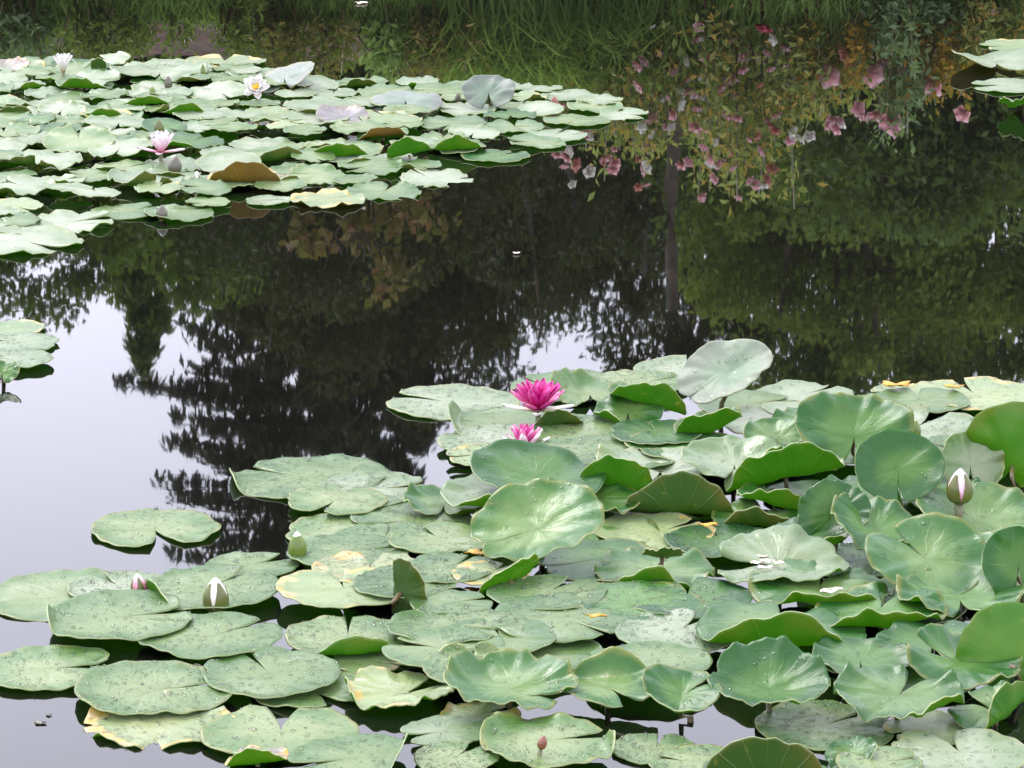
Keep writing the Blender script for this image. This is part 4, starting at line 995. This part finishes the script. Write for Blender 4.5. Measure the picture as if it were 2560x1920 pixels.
x, z = at_m(1570, 905, 38); broadleaf(x, 38, z, .75, 2.0, 'f_back', 'dark tree mirrored above the right end of the sky gap', 80, 300, .10, .40, 'bark_dark', zlow=.8)
x, z = at_m(1840, 985, 36); broadleaf(x, 36, z, .9, 2.0, 'f_back', 'dark tree mirrored behind the slim forking trunk', 90, 300, .10, .42, 'bark_dark', zlow=.8)
x, z = at_m(1300, 950, 39); broadleaf(x, 39, z, .6, 2.0, 'f_back', 'dark tree mirrored between the two trees over the sky gap', 70, 300, .10, .40, 'bark_dark', zlow=.8)
x, z = at_m(1675, 1000, 21); xt = x
broadleaf(x, 21, z,   .50, 2.5, 'f_back', 'slim pale-barked tree mirrored with a forking trunk', 12, 160, .06, .20, 'bark', r0=.042, fork=4, zlow=2.7)
x, z = at_m(2100, 1080, 22); broadleaf(x, 22, z, .98, 1.2, 'f_lime', 'yellow-green tree mirrored on the right over dark water', 130, 330, .06, .27, 'bark_dark', zlow=.3)
x, z = at_m(2560, 1100, 23); broadleaf(x, 23, z, 1.15, 1.2, 'f_lime', 'yellow-green tree mirrored at the far right', 130, 330, .06, .30, 'bark_dark', zlow=.3)
x, z = at_m(2900, 1100, 24); broadleaf(x, 24, z, 1.2, 1.2, 'f_lime', 'yellow-green tree beyond the right end of the pond view', 60, 260, .08, .36, 'bark_dark', zlow=.9)
x, z = at_m(2320, 1090, 26); broadleaf(x, 26, z, 1.2, 1.2, 'f_back', 'dark tree mirrored behind the two yellow-green trees', 90, 280, .09, .36, 'bark_dark', zlow=.6)
# dark shrubs behind the flower bed
for k, (px, top, Y, sp, nb) in enumerate([(-150, 640, 22, .9, 'the left bushy trees'), (200, 620, 23, .8, 'the small pointed conifer'), (520, 700, 23.5, .7, 'the tall conifer'), (760, 800, 24, .8, 'the copper-leaved shrub'), (1060, 800, 24, .8, 'the narrow dark tree'), (1330, 790, 25, .8, 'the middle of the sky gap'), (1600, 770, 26, .8, 'the slim forking trunk'), (1880, 740, 23, .7, 'the tall pink flowers'), (2150, 620, 19, .7, 'the rose-pink flowers'), (2480, 600, 19, .8, 'the orange shrub')]):
    x, z = at_m(px, top, Y)
    broadleaf(x, Y, z, sp, .4, 'f_left' if px < 300 else 'f_mid' if px > 1800 else 'f_back', 'leafy background shrub mirrored by ' + nb, 60, 300, .06, .32, 'bark_dark', zlow=.1, name='background_shrub', cat='shrub', group='dark shrubs behind the flower bed')
for k, (px, top, nb) in enumerate([(-250, 560, 'left end'), (350, 560, 'grassy stretch'), (950, 600, 'copper stretch'), (1550, 600, 'flowering stretch'), (2150, 560, 'rose stretch'), (2750, 560, 'right end')]):
    x, z = at_m(px, top, 42)
    broadleaf(x, 42, max(z, 3.4), 2.1, .4, 'f_back', 'distant dark thicket mirrored behind the %s of the bank' % nb, 110, 260, .13, .6, 'bark_dark', zlow=.1, name='distant_thicket', cat='shrub', group='distant thickets')
x, z = at_m(930, 738, 18.5); broadleaf(x, 18.5, z, .46, 1.2, 'f_copper', 'copper-leaved shrub mirrored in the middle of the dark water', 24, 40, .06, .10, 'bark_dark', r0=.02, zlow=1.1, name='copper_shrub', aspect=.8, cat='shrub')
# bank plants
def bank_plant(px, top, Y, sp, mat, label, n, leaf, name='bank_plant', aspect=.4, up=.25, blossoms=(), bsize=.03, z0=.0, cat='plant', group=None, wide=.6, nst=7):
    q = mirrored(px, top, Y); g = ground_z(q.x, Y); o = empty(name, (q.x, Y, g)); tag(o, label, cat, group)
    H = max(.08, q.z - g)
    mb = MB(); P = []
    for i in range(nst):
        bx, by = random.gauss(0, sp * .45), random.gauss(0, .10)
        e = Vector((bx + random.gauss(0, sp * .25), by + random.gauss(0, .06), H * random.uniform(.6, 1.0)))
        mb.add(tube([(bx, by, -.05), (Vector((bx, by, 0)) + e) / 2 + Vector((random.gauss(0, .02), 0, 0)), e], [.006, .005, .003], 5))
        for s in range(n // nst):
            u = random.uniform(z0, 1.0); b = Vector((bx, by, 0)).lerp(e, u)
            P.append((b.x + random.gauss(0, sp * .16), b.y + random.gauss(0, .06), max(.0, b.z + random.gauss(0, .03))))
    mb.build('stem', [M['stalk']], o)
    leaves_mesh('foliage', P, leaf, M[mat], o, aspect=aspect, up=up)
    for (bx, bz, bm, bs) in blossoms:
        w_ = mirrored(bx, bz, Y - random.uniform(.05, .22))
        bl = blossom(bm, o); bl.location = (w_.x - q.x, w_.y - Y, w_.z - g)
        bs *= 1.4; bl.scale = (bs, bs, bs); bl.rotation_euler = (R_(random.uniform(20, 80)), R_(random.uniform(-30, 30)), random.uniform(0, 6))
    return o
_bm = {}
def blossom(mat, parent):
    if mat not in _bm:
        V, F, UV = [], [], []
        for ri, (n, el, k) in enumerate([(5, 18, 1.0), (5, 42, .85), (4, 68, .6)]):
            v0, f0, u0 = petal_data(1.0 * k, .95 * k, .5, .05, n=5, m=4)
            for i in range(n):
                mt = Matrix.Rotation(R_(360 / n * i + ri * 33), 4, 'Z') @ Matrix.Rotation(R_(el), 4, 'X')
                o0 = len(V); V += [mt @ Vector(p) for p in v0]; F += [tuple(a + o0 for a in f) for f in f0]; UV += u0
        o = mesh_obj('blossom', V, F, M[mat], parent, uv=UV); _bm[mat] = o.data; return o
    o = bpy.data.objects.new('blossom', _bm[mat]); o.parent = parent
    return link(o)
def rb(x0, x1, y0, y1, n, mats, s0=.010, s1=.022):
    return [(random.uniform(x0, x1), random.uniform(y0, y1), random.choice(mats), random.uniform(s0, s1)) for _ in range(n)]
PW_ = ['b_pink', 'b_pink', 'b_pink', 'b_pink', 'b_coral', 'b_white', 'b_pink']
bank_plant(1860, 520, 14.35, .20, 'f_bank', 'tall pink and white flowering plant mirrored above the slim trunk', 2200, .045, blossoms=rb(1740, 1980, 90, 510, 46, PW_, .013, .028), nst=16)
bank_plant(1700, 420, 14.30, .19, 'f_bank', 'white-flowering plant mirrored beside the long grass', 2000, .045, blossoms=rb(1590, 1790, 60, 420, 40, PW_ + ['b_white', 'b_white'], .013, .026), nst=14)
bank_plant(1500, 470, 14.45, .20, 'f_bank', 'flowering plant mirrored at the tip of the far raft', 1500, .045, blossoms=rb(1390, 1640, 250, 470, 40, PW_ + ['b_white', 'b_coral'], .012, .026), nst=14)
bank_plant(2030, 330, 14.35, .17, 'f_bank', 'pink-flowering plant mirrored left of the orange shrub', 1500, .045, blossoms=rb(1960, 2110, 190, 350, 14, ['b_pink', 'b_white'], .014, .028) + [(2142, 48, 'b_pink', .044), (2128, 138, 'b_coral', .042), (2072, 190, 'b_pink', .042), (1912, 60, 'b_red', .032), (2020, 45, 'b_pink', .036)], nst=11)
bank_plant(2230, 350, 14.30, .13, 'f_bluish', 'tallest rose-pink flowering plant mirrored left of dark water', 900, .045, blossoms=[(2175, 185, 'b_pink', .044), (2232, 300, 'b_pink', .046), (2238, 325, 'b_pink', .028), (2190, 280, 'b_pink', .030), (2142, 270, 'b_pink', .028), (2160, 285, 'b_pink', .024), (2268, 175, 'b_pink', .032), (2205, 150, 'b_pink', .026)], nst=9)
bank_plant(2340, 255, 14.25, .16, 'f_orange', 'orange-brown shrub mirrored left of the far right pads', 2200, .035, blossoms=[(2335, 205, 'b_pink', .044), (2412, 280, 'b_pink', .034)], aspect=.5, name='orange_shrub', cat='shrub', nst=16)
bank_plant(2130, 230, 14.22, .11, 'f_orange', 'small orange-brown shrub mirrored under the rose-pink flowers', 800, .035, aspect=.5, name='orange_shrub', cat='shrub', nst=10)
bank_plant(2470, 190, 14.15, .18, 'f_bank', 'green plant mirrored with one pink bloom at the upper right', 1500, .045, blossoms=[(2472, 8, 'b_pink', .042)], nst=14)
bank_plant(2260, 140, 14.10, .17, 'f_bluish', 'bluish leafy plant mirrored below the rose-pink bloom', 1500, .045, nst=14)
bank_plant(2650, 250, 14.2, .2, 'f_bank', 'green bank plant beyond the far right pads', 1200, .05, nst=12)
bank_plant(950, 190, 14.10, .10, 'f_grass', 'bright green plant mirrored between two brownish plants', 800, .05, up=.5, nst=10)
bank_plant(770, 200, 14.13, .17, 'f_copper2', 'brownish low plant mirrored above the mauve leaf', 1900, .040, nst=16)
bank_plant(1100, 210, 14.13, .16, 'f_copper2', 'brownish low plant mirrored behind the paired grey leaf', 1700, .040, nst=16)
bank_plant(60, 170, 14.08, .18, 'f_bluish', 'leafy grey-green plant mirrored at the upper left corner', 1700, .045, nst=16)
bank_plant(250, 165, 14.09, .15, 'f_bank2', 'low green plant mirrored left of the bare brown bank', 1500, .040, nst=16)
bank_plant(640, 165, 14.07, .08, 'f_bank2', 'low green plant mirrored right of the bare brown bank', 700, .040, nst=10)
bank_plant(345, 130, 14.16, .06, 'f_bank2', 'small green tuft mirrored at the left end of the bare brown bank', 420, .035, nst=8)
bank_plant(575, 150, 14.16, .07, 'f_bank2', 'small green tuft mirrored at the right end of the bare brown bank', 420, .035, nst=8)
bank_plant(455, 120, 14.2, .09, 'f_bank2', 'sparse seedling mirrored in front of the bare brown bank', 170, .035, nst=7)
bank_plant(-150, 180, 14.1, .2, 'f_bank2', 'low green plant beyond the upper left corner', 1200, .045, nst=14)
for k, (px, top, nb) in enumerate([(-100, 330, 'upper left corner'), (180, 300, 'closed white flower'), (420, 300, 'bare brown bank'), (660, 320, 'low brownish plant'), (900, 330, 'bright green plant'), (1150, 330, 'long grass'), (1400, 340, 'long grass end')]):
    bank_plant(px, top, 15.6, .30, 'f_back2', 'dark leafy bed plant mirrored behind the ' + nb, 1700, .055, nst=20, group='dark leafy bed plants')
# long grass and short turf on the bank: nobody could count the blades
def grass(name, x0, x1, y0, y1, n, hmin, hmax, lean, mat, label, width=.006):
    V = []; F = []; UV = []
    for i in range(n):
        x = random.uniform(x0, x1); y = random.uniform(y0, y1); y = y + shore(x) if y1 < 5 else y; g = ground_z(x, y) - .01
        h = random.uniform(hmin, hmax); a = random.uniform(0, 6.283); le = random.uniform(.2, 1) * lean * h
        dx, dy = math.cos(a) * le, math.sin(a) * le; w = width * random.uniform(.6, 1.3)
        px_, py_ = -math.sin(a) * w, math.cos(a) * w
        o0 = len(V); tn = (random.random(), random.random())
        for u, ww in ((0, 1), (.45, .8), (.8, .5), (1, .06)):
            zz = g + h * (u - .38 * lean * u * u * u)
            V.append((x + dx * u * u + px_ * ww, y + dy * u * u + py_ * ww, zz)); V.append((x + dx * u * u - px_ * ww, y + dy * u * u - py_ * ww, zz)); UV += [tn, tn]
        for k in range(3): F.append((o0 + 2 * k, o0 + 2 * k + 1, o0 + 2 * k + 3, o0 + 2 * k + 2))
    o = mesh_obj(name, V, F, M[mat], uv=UV); tag(o, label, 'grass', kind='stuff'); return o
a = mirrored(1120, 100, 14.2).x; b = mirrored(1720, 100, 14.2).x
grass('long_grass', a, b, -.03, .6, 5600, .20, .44, 1.0, 'f_grass', 'long arching green grass mirrored at the top of the pond')
a = mirrored(-200, 60, 14.2).x; b = mirrored(1150, 60, 14.2).x
grass('bank_grass', a, b, -.03, .10, 4200, .06, .15, .7, 'f_grass', 'short green grass along the bank above the far raft')
a = mirrored(1700, 60, 14.2).x; b = mirrored(2800, 60, 14.2).x
grass('edge_grass', a, b, -.03, .3, 3000, .06, .20, .7, 'f_grass', 'short grass under the mirrored flowers')
grass('meadow_grass', -7, 7, 15.3, 21, 9000, .08, .22, .6, 'f_grass', 'rough grass between the flower bed and the trees', .012)
